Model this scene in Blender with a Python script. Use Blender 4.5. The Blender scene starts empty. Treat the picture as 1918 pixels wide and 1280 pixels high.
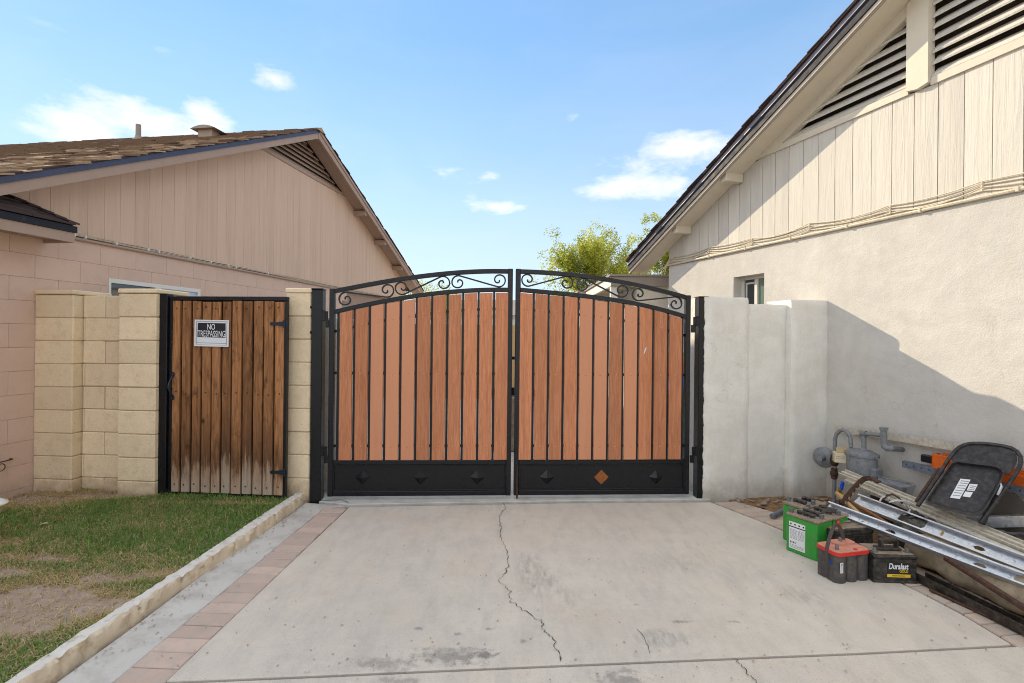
import bpy, math, random
from math import radians as R, sin, cos, pi
from mathutils import Vector, Matrix, noise as mnoise

random.seed(7)
scn = bpy.context.scene
COL = scn.collection

# ------------------------------------------------------------------ camera
H = 1.46                     # eye height, metres
F = 960.0                    # focal length in photo pixels (1918 wide)
CX, CY = 959.0, 630.0        # principal point of the photograph
ROLL = R(0.6)
cd = bpy.data.cameras.new('camera')
cam = bpy.data.objects.new('camera', cd)
COL.objects.link(cam)
cd.sensor_width = 36.0
cd.lens = F / 1918.0 * 36.0
cd.shift_y = -(640.0 - CY) / 1918.0
cd.clip_start = 0.05
cd.clip_end = 2000.0
cam.matrix_world = Matrix.Translation((0, 0, H)) @ Matrix.Rotation(R(90), 4, 'X') @ Matrix.Rotation(ROLL, 4, 'Z')
scn.camera = cam

# ------------------------------------------------------------------ sun and sky
LDIR = Vector((0.60, -0.60, -0.385)).normalized()     # the way the sunlight travels
SUN_EL = math.asin(-LDIR.z)
SUN_AZ = math.atan2(-LDIR.x, -LDIR.y)
SKY_STRENGTH = 0.15
sd = bpy.data.lights.new('sun', 'SUN')
sun = bpy.data.objects.new('sun', sd)
COL.objects.link(sun)
sd.energy = 2.55
sd.angle = R(0.5)
sd.color = (1.0, 0.85, 0.63)
sun.location = (-10, 10, 12)
sun.rotation_mode = 'QUATERNION'
sun.rotation_quaternion = LDIR.to_track_quat('-Z', 'Y')

scn.view_settings.view_transform = 'Standard'
scn.view_settings.look = 'None'
scn.view_settings.gamma = 1.0
scn.view_settings.use_curve_mapping = False
scn.view_settings.exposure = 1.2
scn.cycles.filter_width = 1.0
scn.cycles.denoising_prefilter = 'NONE'

world = bpy.data.worlds.new('World')
scn.world = world
world.use_nodes = True


class NB:
    """small node-tree writer"""
    def __init__(s, tree):
        s.t = tree
        s.t.nodes.clear()

    def n(s, typ, ins=None, **props):
        nd = s.t.nodes.new(typ)
        for k, v in props.items():
            setattr(nd, k, v)
        for k, v in (ins or {}).items():
            s.put(nd.inputs[k], v)
        return nd

    def put(s, sock, v):
        if isinstance(v, bpy.types.NodeSocket):
            s.t.links.new(v, sock)
        elif isinstance(v, (tuple, list)) and len(v) == 3 and sock.type == 'RGBA':
            sock.default_value = (*v, 1)
        else:
            sock.default_value = v

    def pos(s):
        return s.n('ShaderNodeNewGeometry').outputs['Position']

    def rnd(s):
        return s.n('ShaderNodeObjectInfo').outputs['Random']

    def map(s, v, scale=(1, 1, 1), loc=(0, 0, 0), rot=(0, 0, 0), typ='POINT'):
        return s.n('ShaderNodeMapping', {'Vector': v, 'Scale': scale, 'Location': loc, 'Rotation': rot}, vector_type=typ).outputs[0]

    def noise(s, v, scale, detail=4, rough=.55, dist=0.0):
        return s.n('ShaderNodeTexNoise', {'Vector': v, 'Scale': scale, 'Detail': detail, 'Roughness': rough, 'Distortion': dist}).outputs['Fac']

    def voro(s, v, scale, feature='F1'):
        return s.n('ShaderNodeTexVoronoi', {'Vector': v, 'Scale': scale}, feature=feature).outputs['Distance']

    def ramp(s, f, stops, interp='LINEAR'):
        nd = s.n('ShaderNodeValToRGB', {'Fac': f})
        cr = nd.color_ramp
        cr.interpolation = interp
        while len(cr.elements) < len(stops):
            cr.elements.new(0.5)
        for e, (p, c) in zip(cr.elements, stops):
            e.position = p
            c = (c, c, c) if isinstance(c, (int, float)) else c
            e.color = (*c, 1)
        return nd.outputs['Color']

    def mix(s, f, a, b, mode='MIX'):
        nd = s.n('ShaderNodeMix', data_type='RGBA', blend_type=mode)
        s.put(nd.inputs[0], f)
        s.put(nd.inputs[6], a)
        s.put(nd.inputs[7], b)
        return nd.outputs[2]

    def math(s, op, a, b=0.0, c=None, clamp=False):
        nd = s.n('ShaderNodeMath', operation=op, use_clamp=clamp)
        s.put(nd.inputs[0], a)
        s.put(nd.inputs[1], b)
        if c is not None:
            s.put(nd.inputs[2], c)
        return nd.outputs[0]

    def sep(s, v):
        return s.n('ShaderNodeSeparateXYZ', {'Vector': v}).outputs

    def bump(s, h, strength=.3, dist=.01, normal=None):
        d = {'Height': h, 'Strength': strength, 'Distance': dist}
        if normal is not None:
            d['Normal'] = normal
        return s.n('ShaderNodeBump', d).outputs[0]

    def blob(s, v, loc, scale, rz=0.0):
        """1 in the middle of an ellipsoid, 0 on its skin"""
        m = s.map(v, scale=scale, loc=loc, rot=(0, 0, rz), typ='TEXTURE')
        return s.n('ShaderNodeTexGradient', {'Vector': m}, gradient_type='SPHERICAL').outputs['Fac']


def ray(px, py):
    dx, dy = px - CX, py - CY
    c, s = cos(ROLL), sin(ROLL)
    return (dx * c + dy * s) / F, -(-dx * s + dy * c) / F


def at(px, py, Y):
    a, b = ray(px, py)
    return Vector((a * Y, Y, H + b * Y))


def G(px, py, z=0.0):
    a, b = ray(px, py)
    Y = (z - H) / b
    return Vector((a * Y, Y, z))


# sky: Nishita, plus drifting white clouds mixed into its colour
w = NB(world.node_tree)
sky = w.n('ShaderNodeTexSky', sky_type='NISHITA', sun_disc=False, sun_elevation=SUN_EL, sun_rotation=SUN_AZ,
          altitude=400.0, air_density=1.0, dust_density=0.0, ozone_density=1.0)
dirv = w.n('ShaderNodeTexCoord').outputs['Generated']
cl_noise = w.noise(w.map(dirv, scale=(1, 1, 2.6)), 7.5, 9, .6, .3)
cl_fine = w.noise(w.map(dirv, scale=(1, 1, 2.0)), 17.0, 7, .62, .3)
tot = None
for (px, py, wx, wy, amt) in [(270, 228, 165, 46, 1.0), (160, 246, 110, 44, .9), (390, 216, 85, 32, .8), (210, 196, 50, 20, .7), (498, 139, 60, 24, .75), (1290, 280, 115, 38, .95), (1330, 268, 70, 30, .9),
                              (1185, 350, 125, 34, .85), (1262, 350, 70, 30, .7), (832, 327, 50, 19, .5), (918, 332, 40, 16, .38), (930, 388, 95, 20, .6), (1010, 398, 60, 18, .35),
                              (1078, 217, 44, 15, .45), (290, 85, 60, 18, .2), (1250, 315, 210, 62, .42), (300, 222, 230, 62, .45), (930, 370, 190, 50, .34), (840, 325, 110, 32, .3), (1420, 25, 50, 16, .3), (60, 50, 70, 22, .2), (880, 85, 40, 14, .2)]:
    a, b = ray(px, py)
    d = Vector((a, 1, b))
    L = d.length
    d.normalize()
    b_ = w.blob(dirv, tuple(d), (wx / F / L * 1.15, .35, wy / F / L * 1.3), -math.atan2(d.x, d.y))
    b_ = w.math('MULTIPLY', b_, amt)
    tot = b_ if tot is None else w.math('MAXIMUM', tot, b_)
cn = w.math('ADD', w.math('MULTIPLY', cl_noise, 2.3), w.math('MULTIPLY', cl_fine, .9))
cm = w.math('ADD', w.math('MULTIPLY', tot, 1.5), w.math('SUBTRACT', cn, 2.0))
near = w.math('GREATER_THAN', tot, 0.001)
cmask = w.math('MULTIPLY', w.ramp(cm, [(.0, 0), (.30, .45), (.78, 1)]), w.ramp(tot, [(0, 0), (.30, 1)]))
wisp = w.ramp(w.noise(w.map(dirv, scale=(1, 1, 3.2)), 2.6, 8, .6, .6), [(.40, 0), (.95, .14)])
cmask = w.math('MAXIMUM', cmask, wisp)
ccol = w.mix(w.ramp(cl_fine, [(.3, 0), (.7, 1)]), (2.85, 3.0, 3.15), (3.7, 3.7, 3.7))
# brighter unseen cumulus added outside the view, to lift the shade with neutral light
dx_, dy_, dz_ = w.sep(dirv)
infr = w.math('MULTIPLY', w.ramp(dy_, [(.42, 0), (.60, 1)]), w.ramp(dz_, [(.56, 1), (.68, 0)]))
cov = w.noise(w.map(dirv, scale=(1, 1, 1.5)), 2.6, 7, .58, .25)
cov = w.math('MULTIPLY', w.ramp(cov, [(.43, 0), (.56, 1)]), w.math('SUBTRACT', 1.0, infr, clamp=True))
# pale air towards the horizon, all the way round
el = dz_
base = w.mix(.5, w.mix(1.0, sky.outputs[0], (.54, .61, .72), 'MULTIPLY'), (1.0, 1.86, 2.85))
pale = w.ramp(el, [(0.0, .85), (.12, .66), (.3, .25), (.5, 0)])
skyc = w.mix(pale, base, (2.35, 2.68, 2.95))
withc = w.mix(w.math('MULTIPLY', cmask, .95), skyc, ccol)
withc = w.mix(w.math('MULTIPLY', cov, .95), withc, (5.2, 5.15, 5.1))
out = w.n('ShaderNodeOutputWorld', {'Surface': w.n('ShaderNodeBackground', {'Color': withc, 'Strength': SKY_STRENGTH}).outputs[0]})

# ------------------------------------------------------------------ mesh helpers
WM = {}                                         # world matrix of every Empty and part


class Frame:
    """x runs along a wall from left to right as one faces it, y into it, z up"""
    def __init__(s, a, b):
        s.o = Vector((a[0], a[1], 0))
        d = Vector((b[0] - a[0], b[1] - a[1], 0))
        s.len = d.length
        s.d = d.normalized()
        s.n = Vector((-s.d.y, s.d.x, 0))
        s.M = Matrix(((s.d.x, s.n.x, 0, s.o.x), (s.d.y, s.n.y, 0, s.o.y), (0, 0, 1, 0), (0, 0, 0, 1)))

    def px(s, px, py, y=0.0):
        """where the line of sight through a photo pixel meets the plane y of this wall: (x, z)"""
        a, b = ray(px, py)
        o = s.o + s.n * y
        # (a*Y - ox)*nx + (Y - oy)*ny = 0
        Y = (o.x * s.n.x + o.y * s.n.y) / (a * s.n.x + s.n.y)
        p = Vector((a * Y, Y, 0)) - o
        return p.dot(s.d), H + b * Y

    def w(s, x, y, z):
        return s.M @ Vector((x, y, z))


def spot(loc, rz=0.0):
    return Matrix.Translation(Vector(loc)) @ Matrix.Rotation(rz, 4, 'Z')


class MB:
    def __init__(s):
        s.v, s.f, s.m = [], [], []

    def add(s, vs, fs, mi=0):
        k = len(s.v)
        s.v += [Vector(p) for p in vs]
        s.f += [tuple(i + k for i in f) for f in fs]
        s.m += [mi] * len(fs)
        return s

    def box(s, x0, x1, y0, y1, z0, z1, b=0.0, mi=0):
        x0, x1 = min(x0, x1), max(x0, x1)
        y0, y1 = min(y0, y1), max(y0, y1)
        z0, z1 = min(z0, z1), max(z0, z1)
        if b <= 0:
            vs = [(x0, y0, z0), (x1, y0, z0), (x1, y1, z0), (x0, y1, z0), (x0, y0, z1), (x1, y0, z1), (x1, y1, z1), (x0, y1, z1)]
            return s.add(vs, [(0, 3, 2, 1), (4, 5, 6, 7), (0, 1, 5, 4), (1, 2, 6, 5), (2, 3, 7, 6), (3, 0, 4, 7)], mi)
        b = min(b, (x1 - x0) * .45, (y1 - y0) * .45, (z1 - z0) * .45)
        X, Y, Z = (x0, x1), (y0, y1), (z0, z1)
        vs, ix = [], {}
        for i in (0, 1):
            for j in (0, 1):
                for k in (0, 1):
                    sx, sy, sz = (b, -b)[i], (b, -b)[j], (b, -b)[k]
                    for ax in range(3):
                        ix[i, j, k, ax] = len(vs)
                        vs.append((X[i] + (sx if ax != 0 else 0), Y[j] + (sy if ax != 1 else 0), Z[k] + (sz if ax != 2 else 0)))
        fs = []
        for k in (0, 1):
            q = [(0, k), (1, k)]
            f = [ix[k, 0, 0, 0], ix[k, 1, 0, 0], ix[k, 1, 1, 0], ix[k, 0, 1, 0]]
            fs.append(f if k else f[::-1])
            f = [ix[0, k, 0, 1], ix[0, k, 1, 1], ix[1, k, 1, 1], ix[1, k, 0, 1]]
            fs.append(f if k else f[::-1])
            f = [ix[0, 0, k, 2], ix[1, 0, k, 2], ix[1, 1, k, 2], ix[0, 1, k, 2]]
            fs.append(f if k else f[::-1])
        for a in (0, 1):
            for c in (0, 1):
                fs.append([ix[a, c, 0, 0], ix[a, c, 1, 0], ix[a, c, 1, 1], ix[a, c, 0, 1]][::1 if a == c else -1][::-1])
                fs.append([ix[a, 0, c, 0], ix[a, 1, c, 0], ix[a, 1, c, 2], ix[a, 0, c, 2]][::1 if a == c else -1])
                fs.append([ix[0, a, c, 1], ix[1, a, c, 1], ix[1, a, c, 2], ix[0, a, c, 2]][::-1 if a == c else 1])
                for k in (0, 1):
                    t = [ix[a, c, k, 0], ix[a, c, k, 1], ix[a, c, k, 2]]
                    fs.append(t if (a + c + k) % 2 else t[::-1])
        return s.add(vs, fs, mi)

    def prism(s, poly, y0, y1, mi=0):
        """polygon in x,z pulled along y"""
        n = len(poly)
        vs = [(x, y0, z) for x, z in poly] + [(x, y1, z) for x, z in poly]
        fs = [tuple(range(n)), tuple(range(2 * n - 1, n - 1, -1))]
        fs += [(i, i + n, (i + 1) % n + n, (i + 1) % n) for i in range(n)]
        return s.add(vs, fs, mi)

    def slab(s, poly, z0, z1, mi=0):
        """polygon in x,y pulled along z"""
        n = len(poly)
        vs = [(p[0], p[1], z0) for p in poly] + [(p[0], p[1], z1) for p in poly]
        fs = [tuple(range(n - 1, -1, -1)), tuple(range(n, 2 * n))]
        fs += [(i, (i + 1) % n, (i + 1) % n + n, i + n) for i in range(n)]
        return s.add(vs, fs, mi)

    def sweep(s, prof, path, up=(0, 0, 1), closed_prof=True, closed_path=False, cap=True, mi=0, scale=None):
        """profile (a across, b up) carried along a path of points"""
        path = [Vector(p) for p in path]
        n, k = len(path), len(prof)
        up = Vector(up)
        vs = []
        for i, p in enumerate(path):
            if closed_path:
                t = path[(i + 1) % n] - path[i - 1]
            else:
                t = path[min(i + 1, n - 1)] - path[max(i - 1, 0)]
            t.normalize()
            u = up - t * up.dot(t)
            if u.length < 1e-4:
                u = Vector((1, 0, 0)) - t * t.x
            u.normalize()
            a = t.cross(u)
            sc = scale[i] if scale else 1.0
            vs += [p + a * (q[0] * sc) + u * (q[1] * sc) for q in prof]
        fs = []
        kk = k if closed_prof else k - 1
        for i in range(n if closed_path else n - 1):
            i2 = (i + 1) % n
            for j in range(kk):
                j2 = (j + 1) % k
                fs.append((i * k + j, i * k + j2, i2 * k + j2, i2 * k + j))
        if cap and closed_prof and not closed_path:
            fs += [tuple(range(k - 1, -1, -1)), tuple(range((n - 1) * k, n * k))]
        return s.add(vs, fs, mi)

    def tube(s, path, r, sides=8, mi=0, up=(0, 0, 1), **kw):
        sc = None
        if isinstance(r, (list, tuple)):
            sc, r = [q / r[0] for q in r], r[0]
        prof = [(r * cos(2 * pi * i / sides), r * sin(2 * pi * i / sides)) for i in range(sides)]
        return s.sweep(prof, path, up=up, mi=mi, scale=sc, **kw)

    def lathe(s, prof, c=(0, 0, 0), axis='Z', sides=16, mi=0):
        """(r, h) profile turned round an axis through c"""
        vs, k = [], len(prof)
        for i in range(sides):
            a = 2 * pi * i / sides
            for r, h in prof:
                p = {'Z': (r * cos(a), r * sin(a), h), 'Y': (r * cos(a), h, r * sin(a)), 'X': (h, r * cos(a), r * sin(a))}[axis]
                vs.append((p[0] + c[0], p[1] + c[1], p[2] + c[2]))
        fs = []
        for i in range(sides):
            i2 = (i + 1) % sides
            for j in range(k - 1):
                fs.append((i * k + j, i2 * k + j, i2 * k + j + 1, i * k + j + 1))
        if prof[0][0] > 1e-5:
            fs.append(tuple(i * k for i in range(sides - 1, -1, -1)))
        if prof[-1][0] > 1e-5:
            fs.append(tuple(i * k + k - 1 for i in range(sides)))
        return s.add(vs, fs, mi)

    def xf(s, M, start=0):
        for i in range(start, len(s.v)):
            s.v[i] = M @ s.v[i]
        return s

    def build(s, name, mat, parent=None, frame=None, smooth=False, origin=None):
        """links everything collected as ONE mesh object; vertices are in world space, or in `frame`"""
        vs = s.v if frame is None else [frame @ v for v in s.v]
        if parent is not None:
            inv = WM[parent.name].inverted()
            vs = [inv @ v for v in vs]
        if origin is None:
            lo = Vector((min(v.x for v in vs), min(v.y for v in vs), min(v.z for v in vs)))
            hi = Vector((max(v.x for v in vs), max(v.y for v in vs), max(v.z for v in vs)))
            c = (lo + hi) / 2
            if parent is None:
                c.z = lo.z
        else:
            c = Vector(origin)
        me = bpy.data.meshes.new(name)
        me.from_pydata([v - c for v in vs], [], s.f)
        for m_ in (mat if isinstance(mat, (list, tuple)) else [mat]):
            me.materials.append(m_)
        me.polygons.foreach_set('material_index', s.m)
        if smooth:
            me.polygons.foreach_set('use_smooth', [True] * len(me.polygons))
            if smooth != 'all':
                me.set_sharp_from_angle(angle=R(40))
        me.update()
        o = bpy.data.objects.new(name, me)
        COL.objects.link(o)
        o.location = c
        if parent is not None:
            o.parent = parent
            WM[o.name] = WM[parent.name] @ Matrix.Translation(c)
        else:
            WM[o.name] = Matrix.Translation(c)
        return o


def thing(name, label, cat, M=None, group=None):
    o = bpy.data.objects.new(name, None)
    COL.objects.link(o)
    M = M or Matrix.Identity(4)
    o.matrix_world = M
    o.empty_display_size = .1
    WM[o.name] = M.copy()
    o['label'], o['category'] = label, cat
    if group:
        o['group'] = group
    return o


def tag(o, label, cat, group=None):
    o['label'], o['category'] = label, cat
    if group:
        o['group'] = group
    return o


def kind(o, k):
    o['kind'] = k
    return o


def put_copy(src, parent, loc, rot=None, scale=None):
    """another of the same part, sharing its mesh"""
    o = src.copy()
    COL.objects.link(o)
    o.parent = parent
    o.location = loc
    if rot is not None:
        o.rotation_euler = rot
    if scale is not None:
        o.scale = scale
    return o


def text_mesh(body, size_w, size_h, bold=0.0):
    """flat letters as verts and faces, fitted into size_w x size_h, lower left at 0,0"""
    cu = bpy.data.curves.new('letters', 'FONT')
    cu.body = body
    cu.resolution_u = 3
    cu.offset = bold
    ob = bpy.data.objects.new('letters', cu)
    COL.objects.link(ob)
    dg = bpy.context.evaluated_depsgraph_get()
    me = bpy.data.meshes.new_from_object(ob.evaluated_get(dg))
    vs = [v.co.copy() for v in me.vertices]
    fs = [tuple(p.vertices) for p in me.polygons]
    bpy.data.objects.remove(ob)
    bpy.data.curves.remove(cu)
    bpy.data.meshes.remove(me)
    x0, x1 = min(v.x for v in vs), max(v.x for v in vs)
    y0, y1 = min(v.y for v in vs), max(v.y for v in vs)
    return [((v.x - x0) / (x1 - x0) * size_w, (v.y - y0) / (y1 - y0) * size_h) for v in vs], fs


def lettering(mb, body, x, z, wd, ht, y, bold=0.0, mi=0, slant=0.0):
    p, f = text_mesh(body, wd, ht, bold)
    return mb.add([(x + a + b * slant, y, z + b) for a, b in p], f, mi)


# ------------------------------------------------------------------ materials
def mat(name, fn):
    m = bpy.data.materials.new(name)
    m.use_nodes = True
    b = NB(m.node_tree)
    d = fn(b)
    surf = d.pop('_surface', None)
    if surf is None:
        surf = b.n('ShaderNodeBsdfPrincipled', d).outputs[0]
    b.n('ShaderNodeOutputMaterial', {'Surface': surf})
    return m


def plain(name, col, rough=.6, metal=0.0, var=.12, scale=9.0, bump=.15, bscale=60.0, spec=.4, dirt=None, dirt_amt=.5, rnd=.1, lo=.45):
    def fn(b):
        p = b.pos()
        c = b.mix(b.noise(p, scale, 5), tuple(x * (1 - var) for x in col), tuple(min(1, x * (1 + var)) for x in col))
        if rnd:
            c = b.mix(1.0, c, b.ramp(b.rnd(), [(0, 1 - rnd), (1, 1 + rnd * .6)]), 'MULTIPLY')
        if dirt:
            c = b.mix(b.ramp(b.noise(p, scale * 2.3, 7, .65), [(lo, 0), (lo + .2, dirt_amt)]), c, dirt)
        r = b.ramp(b.noise(p, scale * 1.7, 4), [(.3, max(0, rough - .1)), (.7, min(1, rough + .1))])
        d = {'Base Color': c, 'Roughness': r, 'Metallic': metal, 'Specular IOR Level': spec}
        if bump:
            d['Normal'] = b.bump(b.noise(p, bscale, 5, .6), bump, .004)
        return d
    return mat(name, fn)


def wood(name, c0, c1, rough=.75, dark=None, bump=.5, rnd=.14, fine=70.0, spec=.3, weather=None):
    """vertical grain"""
    def fn(b):
        p = b.pos()
        off = b.n('ShaderNodeCombineXYZ', {'X': b.math('MULTIPLY', b.rnd(), 31.0), 'Y': b.math('MULTIPLY', b.rnd(), 17.0), 'Z': b.math('MULTIPLY', b.rnd(), 53.0)}).outputs[0]
        q = b.n('ShaderNodeVectorMath', {0: p, 1: off}, operation='ADD').outputs[0]
        g = b.map(q, scale=(1, 1, .055))
        n1 = b.noise(g, fine, 6, .62, 1.2)
        n2 = b.noise(b.map(q, scale=(1, 1, .16)), 11.0, 4, .5, .6)
        c = b.mix(b.ramp(n1, [(.32, 0), (.66, 1)]), c0, c1)
        c = b.mix(b.math('MULTIPLY', n2, .55), c, tuple((x * .8 + y * .2) * .9 for x, y in zip(c0, c1)))
        c = b.mix(1.0, c, b.ramp(b.rnd(), [(0, 1 - rnd), (1, 1 + rnd)]), 'MULTIPLY')
        n3 = b.noise(b.map(p, scale=(1, 1, .04)), 7.0, 6, .65)
        c = b.mix(b.ramp(n3, [(.48, 0), (.74, .30)]), c, tuple(x * .62 for x in c0))
        if dark:
            c = b.mix(b.ramp(b.noise(b.map(q, scale=(1, 1, .3)), 14.0, 6, .7, .8), [(.52, 0), (.74, .85)]), c, dark)
            kn = b.voro(b.map(q, scale=(1, 1, .7)), 5.2)
            c = b.mix(b.ramp(kn, [(.05, .9), (.13, 0)]), c, dark)
        if weather:
            z = b.sep(p)[2]
            zz = b.math('ADD', b.math('ADD', z, b.math('MULTIPLY', b.math('SUBTRACT', b.rnd(), .5), .16)), b.math('MULTIPLY', b.math('SUBTRACT', b.noise(b.map(q, scale=(1, 1, .12)), 34.0, 7, .75), .5), .75))
            c = b.mix(b.ramp(zz, [(.25, 0), (.36, .75), (.5, .5), (.78, 0)]), c, (.09, .045, .024))
            c = b.mix(b.ramp(zz, [(.10, .78), (.25, .4), (.36, 0)]), c, weather)
        nb = b.bump(b.math('ADD', n1, b.math('MULTIPLY', n2, .4)), bump, .004)
        return {'Base Color': c, 'Roughness': rough, 'Specular IOR Level': spec, 'Normal': nb}
    return mat(name, fn)


def stucco(name, col, col2, spot_col=None, fine=95.0):
    def fn(b):
        p = b.pos()
        n1, n2, n3 = b.noise(p, 1.3, 6, .6), b.noise(p, fine, 5, .6), b.noise(p, 7.0, 6, .62)
        c = b.mix(b.ramp(n1, [(.3, 0), (.7, 1)]), col, col2)
        c = b.mix(b.ramp(n3, [(.46, 0), (.75, .25)]), c, tuple(x * .70 for x in col2))
        c = b.mix(b.ramp(n2, [(.52, 0), (.72, .28)]), c, tuple(x * .6 for x in col2))
        wv = b.n('ShaderNodeVectorMath', {0: p, 1: b.n('ShaderNodeTexNoise', {'Vector': p, 'Scale': 3.0, 'Detail': 5.0}).outputs['Color']}, operation='ADD').outputs[0]
        ck = b.voro(wv, 1.1, 'DISTANCE_TO_EDGE')
        ck = b.math('MULTIPLY', b.ramp(ck, [(.0, 1), (.0045, 0)]), b.ramp(b.noise(p, .8, 3), [(.52, 0), (.6, .55)]))
        c = b.mix(ck, c, tuple(x * .5 for x in col2))
        c = b.mix(b.ramp(b.noise(b.map(p, scale=(1, 1, 1.6)), 2.6, 8, .68, 1.2), [(.40, .0), (.62, .36)]), c, tuple(x * .80 for x in col))
        if spot_col:
            c = b.mix(b.ramp(b.noise(b.map(p, scale=(1, 1, .35)), 3.4, 7, .7), [(.50, 0), (.74, .42)]), c, spot_col)
            c = b.mix(b.ramp(b.noise(p, 30.0, 6, .75), [(.62, 0), (.75, .35)]), c, spot_col)
            z = b.math('ADD', b.sep(p)[2], b.math('MULTIPLY', b.math('SUBTRACT', n3, .5), .5))
            c = b.mix(b.ramp(z, [(.0, .6), (.22, 0)]), c, tuple(x * .6 for x in spot_col))
        nb = b.bump(n3, .35, .02)
        nb = b.bump(n2, .45, .007, nb)
        return {'Base Color': c, 'Roughness': .92, 'Specular IOR Level': .15, 'Normal': nb}
    return mat(name, fn)


MT = {}
MT['stucco'] = stucco('white_stucco', (.565, .54, .495), (.62, .59, .54), (.46, .41, .34))
MT['stucco_fence'] = stucco('fence_stucco', (.77, .745, .685), (.82, .795, .735), (.55, .46, .34))
MT['siding_right'] = wood('cream_painted_siding', (.575, .54, .475), (.645, .605, .53), .7, None, 1.2, .05, 34.0)
MT['trim_right'] = plain('cream_trim_paint', (.62, .56, .45), .6, var=.06, bump=.25, bscale=40, rnd=.04)
MT['trim_brown'] = plain('brown_eave_paint', (.30, .245, .20), .7, var=.1, bump=.2)  # brown paint for eaves, roof vents, porch and far roofs
MT['fascia_dark'] = plain('dark_fascia_paint', (.020, .021, .030), .6, var=.25, bump=.2, spec=.2, dirt=(.12, .11, .10), dirt_amt=.3, lo=.6)
MT['drip'] = plain('metal_drip_edge', (.20, .20, .23), .5, .4, var=.25)
MT['drip_blue'] = plain('slate_blue_drip_edge', (.05, .056, .10), .4, .2, var=.2, rnd=0)
MT['block_left'] = plain('pink_tan_block_paint', (.52, .375, .305), .85, var=.07, scale=3, bump=.55, bscale=85, spec=.15, dirt=(.40, .26, .19), dirt_amt=.25, rnd=.035)
def stained_block(b):
    p = b.pos()
    c = b.mix(b.noise(p, 3.0, 5), (.60, .425, .335), (.67, .48, .385))
    c = b.mix(1.0, c, b.ramp(b.rnd(), [(0, .97), (1, 1.02)]), 'MULTIPLY')
    c = b.mix(b.ramp(b.noise(p, 6.9, 7, .65), [(.48, 0), (.75, .22)]), c, (.40, .27, .20))
    z = b.math('ADD', b.sep(p)[2], b.math('MULTIPLY', b.math('SUBTRACT', b.noise(p, 9.0, 6, .7), .5), .3))
    c = b.mix(b.ramp(z, [(.05, .6), (.22, 0)]), c, (.36, .27, .20))
    c = b.mix(b.ramp(b.noise(p, 60.0, 5, .75), [(.62, 0), (.72, .4)]), c, (.33, .22, .17))
    for px, py, s in ((101, 500, .05), (122, 508, .055), (100, 540, .05)):
        q = at(px, py, 4.62)
        k = b.ramp(b.math('MULTIPLY', b.blob(p, tuple(q), (s * 1.3, s * 3, .26)), b.math('ADD', b.noise(p, 26.0, 5), .4)), [(.15, 0), (.55, .7)])
        c = b.mix(k, c, (.27, .15, .10))
    return {'Base Color': c, 'Roughness': .85, 'Specular IOR Level': .15, 'Normal': b.bump(b.noise(p, 85.0, 5, .6), .5, .004)}


MT['block_left'] = mat('pink_tan_block', stained_block)
MT['siding_left'] = wood('tan_painted_siding', (.60, .42, .31), (.66, .475, .36), .75, None, .5, .03, 40.0)
MT['trim_left'] = plain('tan_trim_paint', (.37, .26, .20), .6, var=.08, bump=.2, rnd=.05)
MT['block_beige'] = plain('beige_block', (.78, .60, .385), .9, var=.08, scale=4.5, bump=.8, bscale=110, spec=.12, dirt=(.42, .27, .13), dirt_amt=.5, rnd=.05, lo=.56)
def beige_fn(b):
    p = b.pos()
    c = b.mix(b.noise(p, 4.5, 6, .6), (.82, .65, .43), (.93, .76, .53))
    c = b.mix(1.0, c, b.ramp(b.rnd(), [(0, .84), (1, 1.05)]), 'MULTIPLY')
    c = b.mix(b.ramp(b.noise(p, 11.0, 8, .75), [(.50, 0), (.70, .4)]), c, (.55, .39, .22))
    c = b.mix(b.ramp(b.noise(p, 70.0, 5, .75), [(.60, 0), (.70, .75)]), c, (.27, .18, .10))
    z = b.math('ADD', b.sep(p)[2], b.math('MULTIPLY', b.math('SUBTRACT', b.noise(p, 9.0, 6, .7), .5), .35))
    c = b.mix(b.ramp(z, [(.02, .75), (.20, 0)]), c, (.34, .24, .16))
    n = b.bump(b.noise(p, 16.0, 6, .7), .5, .012)
    return {'Base Color': c, 'Roughness': .93, 'Specular IOR Level': .1, 'Normal': b.bump(b.noise(p, 120.0, 5, .7), .8, .005, n)}


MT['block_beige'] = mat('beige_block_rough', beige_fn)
MT['mortar_beige'] = plain('beige_mortar', (.42, .31, .19), .95, var=.15, bump=.5, bscale=120)
MT['mortar_left'] = plain('painted_mortar', (.36, .25, .19), .95, var=.1, bump=.4)
MT['board'] = wood('red_brown_composite_board', (.43, .155, .068), (.71, .30, .152), .6, None, 1.0, .16, 75.0, .3)
MT['board_smooth'] = wood('smooth_red_brown_board', (.61, .262, .138), (.66, .285, .15), .5, None, .15, .04, 30.0, .4)
MT['old_wood'] = wood('weathered_gate_wood', (.155, .067, .026), (.50, .232, .098), .8, (.035, .017, .010), 1.0, .28, 55.0, .2, weather=(.48, .40, .31))
MT['iron'] = plain('black_iron_paint', (.0055, .006, .009), .34, .0, var=.3, scale=14, bump=.10, bscale=45, spec=.38, dirt=(.06, .055, .05), dirt_amt=.4, rnd=.05, lo=.62)
MT['iron_worn'] = plain('scuffed_black_steel', (.0075, .0082, .0095), .36, .0, var=.4, scale=22, bump=.10, bscale=30, spec=.34, dirt=(.16, .15, .135), dirt_amt=.4, rnd=0, lo=.63)
MT['rust'] = plain('orange_rust', (.30, .10, .03), .9, .1, var=.45, scale=26, bump=.7, bscale=120)
MT['rusty_iron'] = plain('rust_brown_steel', (.06, .032, .024), .6, .3, var=.4, scale=24, bump=.4, dirt=(.16, .07, .035), dirt_amt=.6)
MT['hinge_iron'] = plain('blue_black_iron', (.02, .03, .045), .4, .4, var=.3)
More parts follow.
